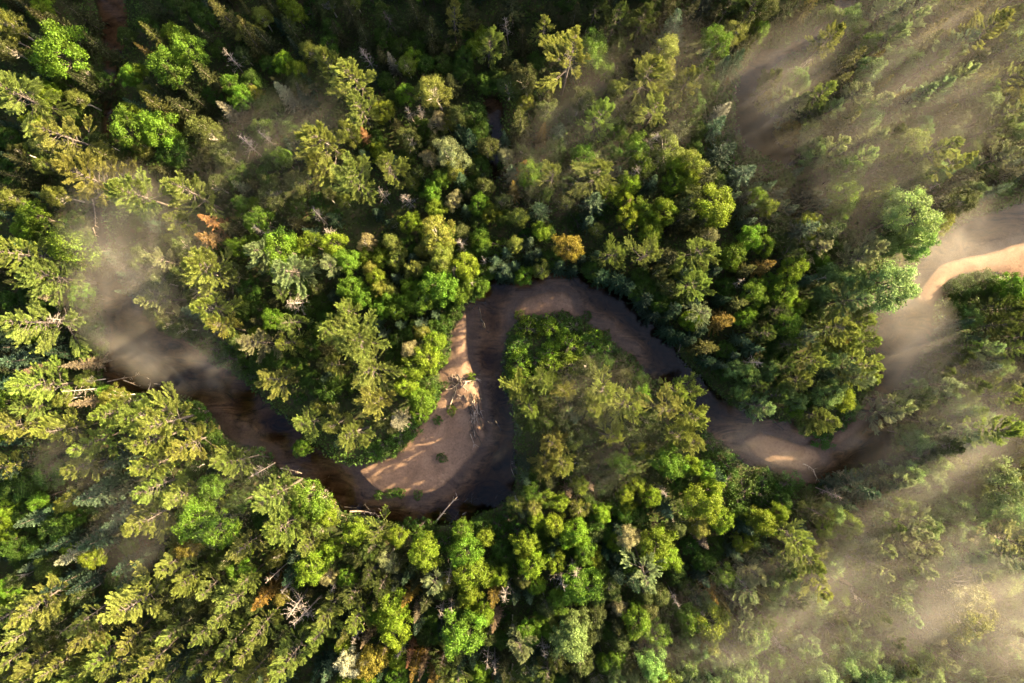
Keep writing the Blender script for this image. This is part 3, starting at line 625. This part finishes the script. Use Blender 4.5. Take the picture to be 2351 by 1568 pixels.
 9: """V130,330,138 V260,450,85 V60,80,62 V540,440,102 V660,400,65 V400,600,45 V980,510,62 V1130,480,85 V1500,330,92 Q1540,500,105 N2170,210,150 N1900,310,102 N2040,380,92 D1200,820,85 V180,1180,130 D30,1130,85 D330,1270,52 D680,1110,75 D790,1070,75 N1440,1000,112 N1250,1310,102 D1580,1340,85 D1470,1160,85 H1700,1180,102 B1950,1080,155 H1900,930,150 N2230,1150,95 N2200,880,92 M2050,1370,112 D520,1250,102 D430,1330,82 D800,1390,112 D290,820,82 D600,1390,75 N1100,1400,112 N1280,1480,112 N950,1500,118 N340,1500,102 N200,1520,82 N500,1520,92 N700,1510,85 N1900,1280,85 N1700,1480,92 N1550,1450,85 N220,1410,65 C1050,700,70 D1660,890,85
A280,180,130 A560,180,85 A740,200,110 A420,250,112 A560,290,102 A300,60,92 A900,280,85 A640,270,80 A380,340,82 P760,560,150 P810,690,140 P960,900,140 Q2180,560,170 Q2220,700,150 Q860,1230,102 H1250,600,92 E1240,250,115 E1330,290,92 E1370,200,82 E420,490,85 E1100,230,65 E1220,410,72 F330,680,62 G140,600,55 F1000,1430,65 S270,1000,58 O210,920,58 S360,1140,50 S540,930,60
G1170,155,42 X1040,280,42 X340,820,55 H600,770,60 X1180,690,42 X1110,690,32 R1060,840,38 X1150,930,45 X640,1240,40 X1080,1210,40 X1840,1350,40 X250,880,35 X310,950,32 X490,1000,32 X90,1060,35 X280,1380,32 X910,1310,35
M460,400,60 M380,420,60 M700,320,70 M820,400,60 M900,380,70 C960,420,70 C1050,400,70 M1020,330,70 E1120,320,70 C1380,480,80 C1330,420,70 M1450,430,70 C1580,420,80 C1620,250,90 C1500,200,80 C1600,120,90 C1720,180,90 D1820,210,60 C1750,60,80 C1950,180,80 C2050,80,80 C1850,110,80 C2280,60,80 N1750,360,90 N1700,480,90 N1850,480,90 N1980,500,90 N2050,560,90 C1650,620,90 C1800,640,90 C1920,650,90 C2000,750,90 N1750,780,90 C1500,620,80 C1480,740,80 C1380,620,80 C1360,760,80 C1600,760,80 N2300,480,90 N2100,800,80 C1530,850,80 C1300,900,80 C1250,1000,80 C1350,1090,80 C1150,1060,80 C1550,1080,70 C1620,1000,70 C1050,1080,80 C900,1090,80 C980,1180,80 C1120,1200,80 C1400,1240,80 C1680,1290,80 C1760,1380,80 C1480,1400,70 C1800,1520,80 C1950,1450,90 C2100,1500,90 C2200,1400,90 C2250,1280,90 C2280,1000,80 C2150,1000,70 C2100,1260,80 N2300,1520,90 C2000,1560,80 C700,840,80 C640,900,80 C600,1000,80 C440,930,70 C480,830,80 M140,720,80 M60,620,70 M220,640,70 M480,620,70 E560,610,60 M480,720,60 C680,760,50 E150,850,70 E80,960,70 M40,900,70 C180,1000,60 C400,1060,60 C420,1160,70 C560,1120,70 C650,1180,60 C720,1240,70 C770,970,70 C850,800,60 C1000,780,70 C1100,620,70 H1100,540,60 B1170,640,60 H1080,720,50 C1270,720,70 V1190,740,60 C1340,530,60 H1330,980,60 C50,1280,60 N110,1330,70 D130,1420,60 N30,1440,70 N430,1420,70 C330,1400,60 C960,1350,70 N1000,1330,60 C1180,1350,60 N1420,1520,80 N830,1540,80 N60,1530,80""",
}
LANDMARKS = [((1060, 890), "the log jam"), ((950, 1080), "the big sandbar"), ((1260, 700), "the sandy tip of the inner bend"), ((1136, 330), "the dark creek slot"), ((1740, 240), "the misty pond"),
             ((2250, 595), "the sunlit sand flat"), ((2080, 790), "the misty channel elbow"), ((690, 1390), "the twin bleached snags"), ((480, 530), "the rust-orange conifer"), ((300, 720), "the misty left bend"),
             ((255, 110), "the straight stream gap"), ((1030, 1170), "the log lying in the lower bend"), ((1860, 1070), "the curved branch in the shallows"), ((805, 1525), "the whitish flowering tree"), ((2250, 1450), "the misty bottom-right corner"),
             ((850, 60), "the black shade at the top edge"), ((340, 320), "the bright streamside pair"), ((1210, 935), "the star-shaped waterside pine"), ((40, 1480), "the bottom-left corner"), ((1282, 1332), "the bare grey star-shaped tree"),
             ((1800, 480), "the clump of teal firs"), ((1730, 670), "the round bright tree"), ((2300, 80), "the top-right corner"), ((40, 700), "the left edge"), ((560, 980), "the brown shallows"), ((1500, 780), "the dark outer bank"),
             ((1960, 960), "the small sand spit"), ((2300, 900), "the right edge"), ((1750, 1320), "the snag poles"), ((1400, 180), "the big hazy pine"), ((620, 330), "the leaning bare poles"), ((700, 780), "the pine grove"), ((1500, 1050), "the neck of the inner bend"),
             ((330, 1250), "the blue-grey firs"), ((1050, 1340), "the yellow-green pair"), ((1500, 1480), "the bottom edge mist")]
ORD = ["nearest", "second nearest", "third nearest", "fourth nearest", "fifth nearest", "sixth nearest", "seventh nearest", "eighth nearest", "ninth nearest", "tenth nearest"]

placed = []      # (code, x, y, r, fx, fy)


def add_tree(code, fx, fy, r_m, land=-0.5):
    """fx, fy: where the crown shows in the plan view; the foot lies nearer the middle by the crown's height"""
    proto, name, cat, look, colr, (a, b, lo, hi), zc = KIND[code]
    h = min(hi, max(lo, a + b * r_m)) * rng.uniform(.92, 1.08)
    g = gx((fx, fy)) * (1 - (h * zc + .9) / CAM_H)
    x, y = float(g[0]), float(g[1])
    for _ in range(14):                                    # a foot that would stand in the river moves up its bank
        q = np.array([[x, y], [x + .3, y], [x, y + .3]])
        c, s = plan(q[:, 0], q[:, 1])
        if c[0] > land:
            break
        gr = np.array([c[1] - c[0], c[2] - c[0]]) / .3
        gr = gr / (np.linalg.norm(gr) + 1e-6)
        st = min(1.0, max(.25, land + .1 - c[0]))
        x += gr[0] * st; y += gr[1] * st
    placed.append([code, x, y, r_m, h, fx, fy])


for sheet, txt in TREES.items():
    ox, oy = ((sheet - 1) % 3) * 1024, ((sheet - 1) // 3) * 683
    for w in txt.split():
        cx, cy_, cr = (float(v) for v in w[1:].split(","))
        fx, fy = (ox + cx * .43556) / 1.30668, (oy + cy_ * .43556) / 1.30668
        code = w[0]
        if code == 'C' and sheet in (3, 6, 9):
            code = 'KTQCNK'[int(cx + cy_) % 6]
        h_guess = {'P': .86, 'Q': .86, 'K': .86, 'Y': .86}.get(code, .92)
        add_tree(code, fx, fy, cr * .43556 / 1.30668 * F * h_guess)
n_traced = len(placed)
# green tufts growing on the bare sand (sheet, x, y, radius m, code)
for sh, x, y, r_, code in [(5, 755, 1262, .75, 'L'), (5, 700, 1092, .7, 'A'), (5, 895, 1028, .45, 'L'), (5, 665, 1330, .35, 'A'), (8, 252, 282, .3, 'A'), (8, 330, 276, .35, 'A'), (8, 402, 270, .3, 'A'), (8, 372, 266, .22, 'A'),
                         (8, 690, 22, .3, 'A'), (8, 520, 282, .2, 'A'), (5, 1555, 607, .4, 'A'), (5, 1695, 610, .4, 'A'), (5, 1230, 600, .3, 'L')]:
    ox, oy = ((sh - 1) % 3) * 1024, ((sh - 1) // 3) * 683
    add_tree(code, (ox + x * .43556) / 1.30668, (oy + y * .43556) / 1.30668, r_, land=-99)

# younger trees filling the gaps between the traced crowns
cand = np.stack([rng.uniform(-98, 98, 12000), rng.uniform(-68, 68, 12000)], -1)
cc, _ = plan(cand[:, 0], cand[:, 1])
occ = [(p[1], p[2], p[3]) for p in placed]
n_fill = 0
for (x, y), c in zip(cand, cc):
    misty = x > 24
    if c < (3.2 if x > 58 else 1.6) or n_fill > 900:
        continue
    O = np.array(occ)
    d = np.hypot(O[:, 0] - x, O[:, 1] - y)
    r = rng.uniform(1.5, 2.6) if misty else rng.uniform(1.0, 1.9)
    if (d < O[:, 2] * .56 + r * .6).any():
        continue
    code = rng.choice(list("STCCFNBTETSF" if misty and y > -12 else "CNBHBDFVFNTE" if misty else "MMECTFBVAETT"))
    q = KIND[code][5]
    hh = min(q[3], max(q[2], q[0] + q[1] * r)) * (1 if misty else .8)
    kk = 1 / (1 - (hh * .65) / CAM_H)
    c2, _ = plan(np.array([x * kk, x * (kk + .04)]), np.array([y * kk, y * (kk + .04)]))
    if c2.min() < r * .6:                                  # keep the open channel clear of crowns
        continue
    placed.append([code, x, y, r, hh, 1175.5 + x * kk / F, 784 - y * kk / F])
    occ.append((x, y, r)); n_fill += 1


def size_word(code, h, r):
    if KIND[code][0] == "shrub":
        return "wide" if r > 2.2 else "small"
    if r > 3.2:
        return "big"
    return "medium" if r > 1.9 else "small"


# a label that singles each tree out: look, size, and how near it stands to what landmark
bins = {}
for i, p in enumerate(placed):
    code, x, y, r, h, fx, fy = p
    d = [math.hypot(fx - l[0][0], fy - l[0][1]) for l in LANDMARKS]
    j = int(np.argmin(d)); L = LANDMARKS[j]
    dx, dy = fx - L[0][0], fy - L[0][1]
    where = ("right of" if dx > 0 else "left of") if abs(dx) > abs(dy) else ("below" if dy > 0 else "above")
    bins.setdefault((size_word(code, h, r), KIND[code][3].replace(' leafy', ''), KIND[code][2], where, L[1]), []).append((d[j], i))
LABEL = {}
for (sw, look, cat, where, lm), lst in bins.items():
    lst.sort()
    for k, (_, i) in enumerate(lst):
        o = "" if len(lst) == 1 else " " + ORD[min(k, 9)]
        LABEL[i] = f"{sw} {look} {cat},{o} {where} {lm}" if o else f"{sw} {look} {cat} {where} {lm}"

tz, _, _ = terrain(np.array([p[1] for p in placed]), np.array([p[2] for p in placed]))
GROUP = {"pine_tree": "pines of the forest", "spruce_tree": "spruces of the forest", "fir_tree": "firs of the forest", "broadleaf_tree": "odd-coloured broadleaf trees", "maple_tree": "bright green broadleaf trees", "aspen_tree": "yellow-green broadleaf trees", "sapling": "dark green understorey trees", "birch_tree": "birches of the forest",
         "dead_tree": "bare dead trees", "dying_conifer": "withered conifers", "shrub": "shrubs along the banks"}
first = {}
for i, (code, x, y, r, h, fx, fy) in enumerate(placed):
    proto, name, cat, look, colr, law, zc = KIND[code]
    var = PROTO[proto]
    cm, tm, (ph, pr) = var[int(rng.integers(len(var)))]
    root = bpy.data.objects.new(name, None)
    root.empty_display_size = .5
    COL.objects.link(root)
    root.location = (x, y, tz[i])
    k = max(.5, min(2.2, r / pr))
    root.scale = (k, k, h / ph)
    root.rotation_euler = (rng.normal() * .035, rng.normal() * .035, rng.uniform(0, 6.28))
    tag(root, LABEL[i], cat, GROUP[name])
    crown = link("crown", cm, root)
    v = rng.uniform(.84, 1.16); w = rng.normal(size=3) * .06
    crown.color = tuple(float(max(.003, colr[q] * v * (1 + w[q]))) for q in range(3)) + (1,)
    link("trunk", tm, root)


# ------------------------------------------------------------------ ground cover and the forest beyond the frame
def build_undergrowth():
    n = 330000
    x, y = rng.uniform(-100, 100, n), rng.uniform(-70, 70, n)
    dens = fbm(x / 3.2, y / 3.2, 40)
    z, c, s = terrain(x, y)
    k = (c > -.45) & (rng.uniform(size=n) < np.where(c < 2, 1.0, .5 + .6 * dens))
    x, y, z, dens, c = x[k], y[k], z[k], dens[k], c[k]
    n = len(x)
    P = np.stack([x, y, z + rng.uniform(0, 1, n) * (.35 + .9 * np.clip(dens + .3, 0, 1) + .8 * (c < 1.6))], -1)
    nrm = unit(rng.normal(size=(n, 3)) * .7 + [0, 0, 1])
    v, f = blades(P, np.cross(nrm, rng.normal(size=(n, 3))), rng.uniform(.25, .6, n), rng.uniform(.18, .4, n), rng, flat=nrm)
    o = link("undergrowth", mesh_np("undergrowth", v, f, FOLIAGE, np.repeat(np.clip(.5 + .35 * fbm(x / 5, y / 5, 55) + rng.normal(size=n) * .12, 0, 1), 4)))
    o.color = (.05, .095, .012, 1)
    tag(o, "low leafy undergrowth covering the forest floor between the trees", "undergrowth", kind="stuff")


build_undergrowth()


def build_forest_ring():
    """the same forest going on outside the picture; it shades the edges, and trees past the top are enlarged for that"""
    P = []
    for _ in range(2600):
        x, y = rng.uniform(-135, 165), rng.uniform(-105, 115)
        if abs(x) < 97 and abs(y) < 65:
            continue
        P.append((x, y))
    P = np.array(P)
    c, _ = plan(P[:, 0], P[:, 1])
    P = P[c > 2]
    acc = []
    for p in P:
        if all((p[0] - q[0]) ** 2 + (p[1] - q[1]) ** 2 > 8 for q in acc[-900:]):
            acc.append(p)
    P = np.array(acc)
    z, _, _ = terrain(P[:, 0], P[:, 1])
    me = bpy.data.meshes.new("forest")
    me.vertices.add(len(P))
    me.vertices.foreach_set("co", np.stack([P[:, 0], P[:, 1], z], -1).astype(np.float32).ravel())
    for nm, arr in (("pick", rng.integers(0, 3, len(P)).astype(np.float32)), ("turn", rng.uniform(0, 6.28, len(P)).astype(np.float32)), ("size", (rng.uniform(.6, 1.05, len(P)) * np.where((P[:, 1] > 66) & (P[:, 0] > -72) & (P[:, 0] < 46), 1.75, 1)).astype(np.float32))):  # unseen trees past the top edge are enlarged to throw shade into view
        a = me.attributes.new(nm, 'FLOAT', 'POINT'); a.data.foreach_set("value", arr)
    o = link("forest", me)
    o.color = (.07, .10, .02, 1)
    tag(o, "continuous forest going on beyond the edges of the view", "forest", kind="stuff")
    src = [next(t for t in scene.objects if t.name.startswith("crown") and t.data == PROTO[k][q][0]) for k, q in (("pine", 0), ("pine", 3), ("broadleaf", 1))]
    ng = bpy.data.node_groups.new("forest_spread", 'GeometryNodeTree')
    ng.interface.new_socket("Geometry", in_out='INPUT', socket_type='NodeSocketGeometry')
    ng.interface.new_socket("Geometry", in_out='OUTPUT', socket_type='NodeSocketGeometry')
    gi, go = ng.nodes.new("NodeGroupInput"), ng.nodes.new("NodeGroupOutput")
    jn = ng.nodes.new("GeometryNodeJoinGeometry")

    def named(nm):
        a = ng.nodes.new("GeometryNodeInputNamedAttribute"); a.data_type = 'FLOAT'; a.inputs["Name"].default_value = nm
        return a.outputs[0]
    for q, s in enumerate(src):
        oi = ng.nodes.new("GeometryNodeObjectInfo"); oi.inputs["Object"].default_value = s; oi.transform_space = 'ORIGINAL'; oi.inputs["As Instance"].default_value = True
        ip = ng.nodes.new("GeometryNodeInstanceOnPoints")
        cmpn = ng.nodes.new("FunctionNodeCompare"); cmpn.data_type = 'FLOAT'; cmpn.operation = 'EQUAL'; cmpn.inputs[1].default_value = q; cmpn.inputs["Epsilon"].default_value = .1
        ng.links.new(named("pick"), cmpn.inputs[0])
        cb = ng.nodes.new("ShaderNodeCombineXYZ"); ng.links.new(named("turn"), cb.inputs[2])
        ng.links.new(gi.outputs[0], ip.inputs["Points"]); ng.links.new(cmpn.outputs[0], ip.inputs["Selection"]); ng.links.new(oi.outputs["Geometry"], ip.inputs["Instance"])
        ng.links.new(cb.outputs[0], ip.inputs["Rotation"]); ng.links.new(named("size"), ip.inputs["Scale"])
        ng.links.new(ip.outputs[0], jn.inputs[0])
    ng.links.new(jn.outputs[0], go.inputs[0])
    md = o.modifiers.new("spread", 'NODES'); md.node_group = ng


build_forest_ring()

# ------------------------------------------------------------------ logs and driftwood (sheet units: x0, y0, x1, y1, butt radius m, wood)
LOGS = [
    (8, 640, 475, 800, 285, .17, 'd', "long pale log lying across the dark pool of the lower bend"),
    (8, 60, 388, 215, 398, .20, 'd', "thick pinkish log by the lower bank with branches around it"),
    (8, 20, 355, 180, 362, .10, 'w', "thin dark log beside the thick pinkish log"),
    (8, 90, 372, 250, 352, .09, 'w', "thin dark slanting log above the thick pinkish log"),
    (8, 1195, 150, 1180, -20, .10, 'd', "upright pale pole leaning out from the bank of the deep pool"),
    (8, 1060, 300, 1080, 255, .12, 'w', "short dark log end in the deep pool"),
    (5, 740, 1250, 790, 1080, .16, 'd', "pale weathered log standing out of the green tuft in the log jam"),
    (5, 800, 1010, 830, 1070, .20, 'w', "short dark log at the upstream end of the log jam"),
    (5, 810, 1040, 960, 1010, .16, 'w', "dark log lying across the top of the log jam"),
    (5, 840, 1060, 940, 1040, .18, 'd', "sunlit log just under the top log of the log jam"),
    (5, 780, 1090, 860, 1030, .14, 'w', "dark slanting log on the left of the log jam"),
    (5, 830, 1100, 880, 1050, .12, 'd', "short sunlit log in the middle of the log jam"),
    (5, 770, 1180, 800, 1080, .13, 'w', "dark log lengthwise along the left side of the log jam"),
    (5, 845, 1150, 870, 1200, .15, 'w', "dark log below the middle of the log jam"),
    (5, 880, 1230, 900, 1290, .16, 'w', "dark sunken log at the head of the sand grooves"),
    (5, 905, 1330, 915, 1400, .13, 'w', "dark sunken log in the left sand groove"),
    (5, 940, 1210, 975, 1320, .15, 'w', "long dark sunken log in the right sand groove"),
    (5, 960, 1330, 975, 1390, .13, 'w', "dark log below the long one in the right sand groove"),
    (5, 1000, 1330, 1040, 1370, .14, 'w', "dark hooked log at the water edge beside the sand grooves"),
    (5, 1060, 1330, 1100, 1390, .15, 'w', "dark hooked log farther out in the water beside the sand grooves"),
    (5, 945, 545, 965, 650, .13, 'w', "upper dark snag in the amber shallows"),
    (5, 960, 630, 990, 700, .16, 'w', "lower dark snag in the amber shallows"),
    (5, 1000, 710, 1020, 725, .10, 'w', "small dark stick below the snags in the amber shallows"),
    (5, 1060, 1010, 1110, 1090, .10, 'w', "thin dark stick under water opposite the log jam"),
    (5, 890, 500, 1000, 520, .18, 'w', "dark log under the trees at the head of the sand strip"),
    (5, 900, 560, 930, 530, .12, 'w', "short dark log at the head of the sand strip"),
    (5, 2310, 760, 2320, 860, .10, 'd', "thin brown pole along the dark outer bank"),
    (5, 2110, 800, 2140, 740, .10, 'w', "thin sunken pole in the right leg of the river"),
    (9, 820, 55, 900, 100, .13, 'd', "upper half of the curved branch in the right shallows"),
    (9, 900, 100, 950, 190, .12, 'd', "lower half of the curved branch in the right shallows"),
    (9, 480, 95, 500, 70, .12, 'w', "short dark stub by the bank of the right shallows"),
    (6, 1365, 1205, 1450, 1172, .20, 'd', "white broken log lying on the bank by the misty channel"),
    (6, 620, 1330, 700, 1390, .09, 'w', "thin dark stick in the misty shallows under the waterside pine"),
    (6, 1230, 1415, 1265, 1390, .28, 'w', "black stump in the water off the small sand spit"),
    (6, 1120, 1340, 1200, 1280, .09, 'w', "thin dark drift line stick on the small sand spit"),
    (4, 850, 1050, 985, 1105, .12, 'd', "pale thin log crossing the dark pool of the left bend"),
    (4, 1020, 1120, 1035, 1045, .12, 'd', "upright stick in the dark pool of the left bend"),
    (4, 740, 1060, 1040, 1010, .11, 'd', "long half-sunken log across the left bend"),
    (4, 1060, 1075, 1180, 1110, .10, 'd', "thin log right of the upright stick in the left bend"),
    (4, 640, 0, 660, 70, .14, 'd', "leaning grey log on the bank of the left gap"),
    (7, 1930, 90, 2080, 125, .14, 'd', "upper bleached log on the brown bank of the lower bend"),
    (7, 1920, 140, 1975, 175, .12, 'd', "short bleached log at the left of the brown bank"),
    (7, 2080, 230, 2200, 215, .16, 'd', "middle bleached log on the brown bank of the lower bend"),
    (7, 2120, 200, 2180, 240, .10, 'd', "thin bleached log crossing the middle one on the brown bank"),
    (7, 2200, 260, 2320, 330, .13, 'd', "lower bleached log at the edge of the amber water"),
    (1, 635, 1370, 655, 1560, .16, 'd', "thin grey log leaning down into the left gap"),
    (3, 365, 590, 372, 640, .10, 'd', "small white stick at the edge of the misty pond"),
]


def build_logs():
    r = np.random.default_rng(77)
    for sh, x0, y0, x1, y1, rad, wood, lab in LOGS:
        ox, oy = ((sh - 1) % 3) * 1024, ((sh - 1) // 3) * 683
        A = gx(((ox + x0 * .43556) / 1.30668, (oy + y0 * .43556) / 1.30668)); B = gx(((ox + x1 * .43556) / 1.30668, (oy + y1 * .43556) / 1.30668))
        L = np.linalg.norm(B - A)
        mid = (A + B) / 2
        zz, _, _ = terrain(np.array([A[0], mid[0], B[0]]), np.array([A[1], mid[1], B[1]]))
        za = max(zz[0], -.12) + rad * .5; zb = max(zz[2], -.12) + rad * .4
        n = 7
        t = np.linspace(0, 1, n)
        side = np.array([-(B - A)[1], (B - A)[0]]) / (L + 1e-6)
        bow = r.normal() * .05 * L
        pts = np.stack([A[0] + (B - A)[0] * t + side[0] * bow * np.sin(t * 3.14), A[1] + (B - A)[1] * t + side[1] * bow * np.sin(t * 3.14), za + (zb - za) * t + max(0, zz[1] - min(za, zb)) * np.sin(t * 3.14)], -1)
        lst = [(pts - pts[0], rad * (1 - .55 * t))]
        for k in range(int(2 + L * .9)):
            q = r.uniform(.25, 1); c = along(pts - pts[0], np.array([min(q, .99)]))[0][0]
            az = math.atan2((B - A)[1], (B - A)[0]) + r.choice([-1, 1]) * r.uniform(.5, 1.2)
            lst.append((limb(c, az, r.uniform(-.1, .4), r.uniform(.3, 1.1), .2, 3), (rad * .35, rad * .25, rad * .1)))
        v, f = tubes(lst, 6)
        o = link("fallen_log", mesh_np("fallen_log", v, f, DRIFT_WOOD if wood == 'd' else WET_WOOD, smooth=True))
        o.location = pts[0]
        tag(o, lab, "log", "fallen logs and driftwood")


build_logs()


def build_driftwood():
    r = np.random.default_rng(5)
    for (sx, sy, w, h, n, lab) in [(1064, 872, 34, 12, 26, "broken branch tangled in the top of the log jam"), (1048, 900, 10, 28, 16, "broken branch along the left flank of the log jam"), (1092, 945, 14, 52, 44, "dark waterlogged stick in the sand grooves"),
                                   (1082, 700, 18, 8, 9, "dark stick under the trees at the head of the sand strip"), (830, 1180, 50, 10, 16, "dark stick stranded along the lower bank"), (700, 1118, 40, 16, 12, "bleached stick on the brown bank"), (1075, 1165, 30, 20, 8, "sunken dark stick in the deep lower pool")]:
        for k in range(n):
            g = gx((sx + r.uniform(-w, w), sy + r.uniform(-h, h)))
            z, _, _ = terrain(g[:1], g[1:])
            az, L, rad = r.uniform(0, 6.28), r.uniform(.5, 2.2), r.uniform(.03, .085)
            if "grooves" in lab:
                az, L, rad = math.radians(-78) + r.normal() * .2, r.uniform(.4, 2.6), r.uniform(.04, .11)
            p = limb(np.array([0, 0, 0.]), az, r.uniform(-.05, .3), L, r.normal() * .2, 5)
            lst = [(p, np.linspace(rad, rad * .4, 5))]
            for q in range(2):
                lst.append((limb(p[r.integers(1, 4)], az + r.choice([-1, 1]) * r.uniform(.5, 1.1), .2, L * .4, .1, 3), (rad * .6, rad * .4, rad * .2)))
            v, f = tubes(lst, 5)
            o = link("driftwood_branch", mesh_np("driftwood_branch", v, f, DRIFT_WOOD if "bleached" in lab or r.uniform() < .2 else WET_WOOD, smooth=True))
            o.location = (g[0], g[1], max(z[0], -.08) + rad * .6)
            tag(o, lab, "branch", lab.replace("branch ", "branches ").replace("stick ", "sticks "))


build_driftwood()

# ------------------------------------------------------------------ mist: banks of uneven vapour over the river and in the lower forest
def mist_material():
    m = bpy.data.materials.new("mist"); m.use_nodes = True
    nt = m.node_tree; N, Lk = nt.nodes, nt.links
    N.clear()
    out = N.new("ShaderNodeOutputMaterial")
    pv = N.new("ShaderNodeVolumePrincipled")
    pv.inputs["Color"].default_value = (.90, .82, .72, 1)
    pv.inputs["Anisotropy"].default_value = 0.0
    tc = N.new("ShaderNodeTexCoord"); oi = N.new("ShaderNodeObjectInfo"); ge = N.new("ShaderNodeNewGeometry")
    dot = N.new("ShaderNodeVectorMath"); dot.operation = 'DOT_PRODUCT'
    Lk.new(tc.outputs["Object"], dot.inputs[0]); Lk.new(tc.outputs["Object"], dot.inputs[1])
    fall = N.new("ShaderNodeMath"); fall.operation = 'SUBTRACT'; fall.inputs[0].default_value = 1; fall.use_clamp = True; Lk.new(dot.outputs["Value"], fall.inputs[1])
    mp = N.new("ShaderNodeMapping"); mp.inputs["Scale"].default_value = (.04, .095, .05)
    sp = N.new("ShaderNodeSeparateColor"); Lk.new(oi.outputs["Color"], sp.inputs[0])
    ang = N.new("ShaderNodeMath"); ang.operation = 'MULTIPLY'; ang.inputs[1].default_value = -2 * math.pi; Lk.new(sp.outputs[1], ang.inputs[0])
    vr = N.new("ShaderNodeVectorRotate"); vr.rotation_type = 'Z_AXIS'; Lk.new(ge.outputs["Position"], vr.inputs["Vector"]); Lk.new(ang.outputs[0], vr.inputs["Angle"])
    Lk.new(vr.outputs[0], mp.inputs[0])
    no = N.new("ShaderNodeTexNoise"); no.inputs["Scale"].default_value = 1.0; no.inputs["Detail"].default_value = 5; no.inputs["Roughness"].default_value = .6; no.inputs["Distortion"].default_value = .9
    Lk.new(mp.outputs[0], no.inputs["Vector"])
    rp = N.new("ShaderNodeMapRange"); rp.interpolation_type = 'SMOOTHSTEP'; rp.inputs[1].default_value = .40; rp.inputs[2].default_value = .72; rp.inputs[3].default_value = .06; rp.inputs[4].default_value = 1.0
    Lk.new(no.outputs["Fac"], rp.inputs[0])
    a = N.new("ShaderNodeMath"); a.operation = 'MULTIPLY'; Lk.new(fall.outputs[0], a.inputs[0]); Lk.new(rp.outputs[0], a.inputs[1])
    b = N.new("ShaderNodeMath"); b.operation = 'MULTIPLY'; Lk.new(a.outputs[0], b.inputs[0]); Lk.new(sp.outputs[0], b.inputs[1])
    Lk.new(b.outputs[0], pv.inputs["Density"]); Lk.new(pv.outputs[0], out.inputs["Volume"])
    return m


# x, y (tracing units), half-length, half-width, turn (deg), base height, half-height (m), density per metre
MIST = [(350, 580, 230, 170, -50, 9, 11, .036), (345, 760, 250, 115, -38, 7, 10, .042), (230, 1060, 170, 100, -30, 10, 10, .010),
        (2130, 200, 480, 290, 40, 13, 10, .0115), (1780, 190, 230, 130, 55, 6, 9, .020), (2085, 780, 110, 180, 20, 5, 9, .045), (2220, 550, 210, 110, 30, 5, 8, .045),
        (2230, 1280, 480, 380, 40, 12, 10, .0115), (2280, 1430, 340, 250, 40, 14, 9, .022), (1750, 1450, 420, 180, 30, 12, 10, .015), (1330, 1000, 240, 180, 40, 8, 10, .008), (1420, 240, 330, 170, 40, 11, 10, .012), (1740, 1000, 200, 90, -25, 3, 7, .014),
        (2150, 950, 240, 190, 40, 9, 10, .018), (600, 400, 280, 150, 40, 9, 10, .011), (420, 1150, 240, 140, 40, 12, 9, .007)]
MIST_MAT = mist_material()


def build_mist():
    import bmesh
    bm = bmesh.new(); bmesh.ops.create_icosphere(bm, subdivisions=3, radius=1.0)
    me = bpy.data.meshes.new("mist_bank"); bm.to_mesh(me); bm.free()
    me.materials.append(MIST_MAT)
    for x, y, a, b, t, z, hz, d in MIST:
        o = link("mist_bank", me)
        g = gx((x, y)) * (1 - z / CAM_H)
        o.location = (g[0], g[1], z)
        o.scale = (a * F, b * F, hz)
        o.rotation_euler = (0, 0, math.radians(t))
        o.color = (d, (t / 360.0) % 1.0, 0, 1)
        tag(o, "drifting patch of warm morning mist over the river and treetops", "mist", "patches of morning mist", "stuff")


build_mist()
print("TREES", len(placed), n_traced, {k: sum(1 for p in placed if KIND[p[0]][1] == k) for k in GROUP})
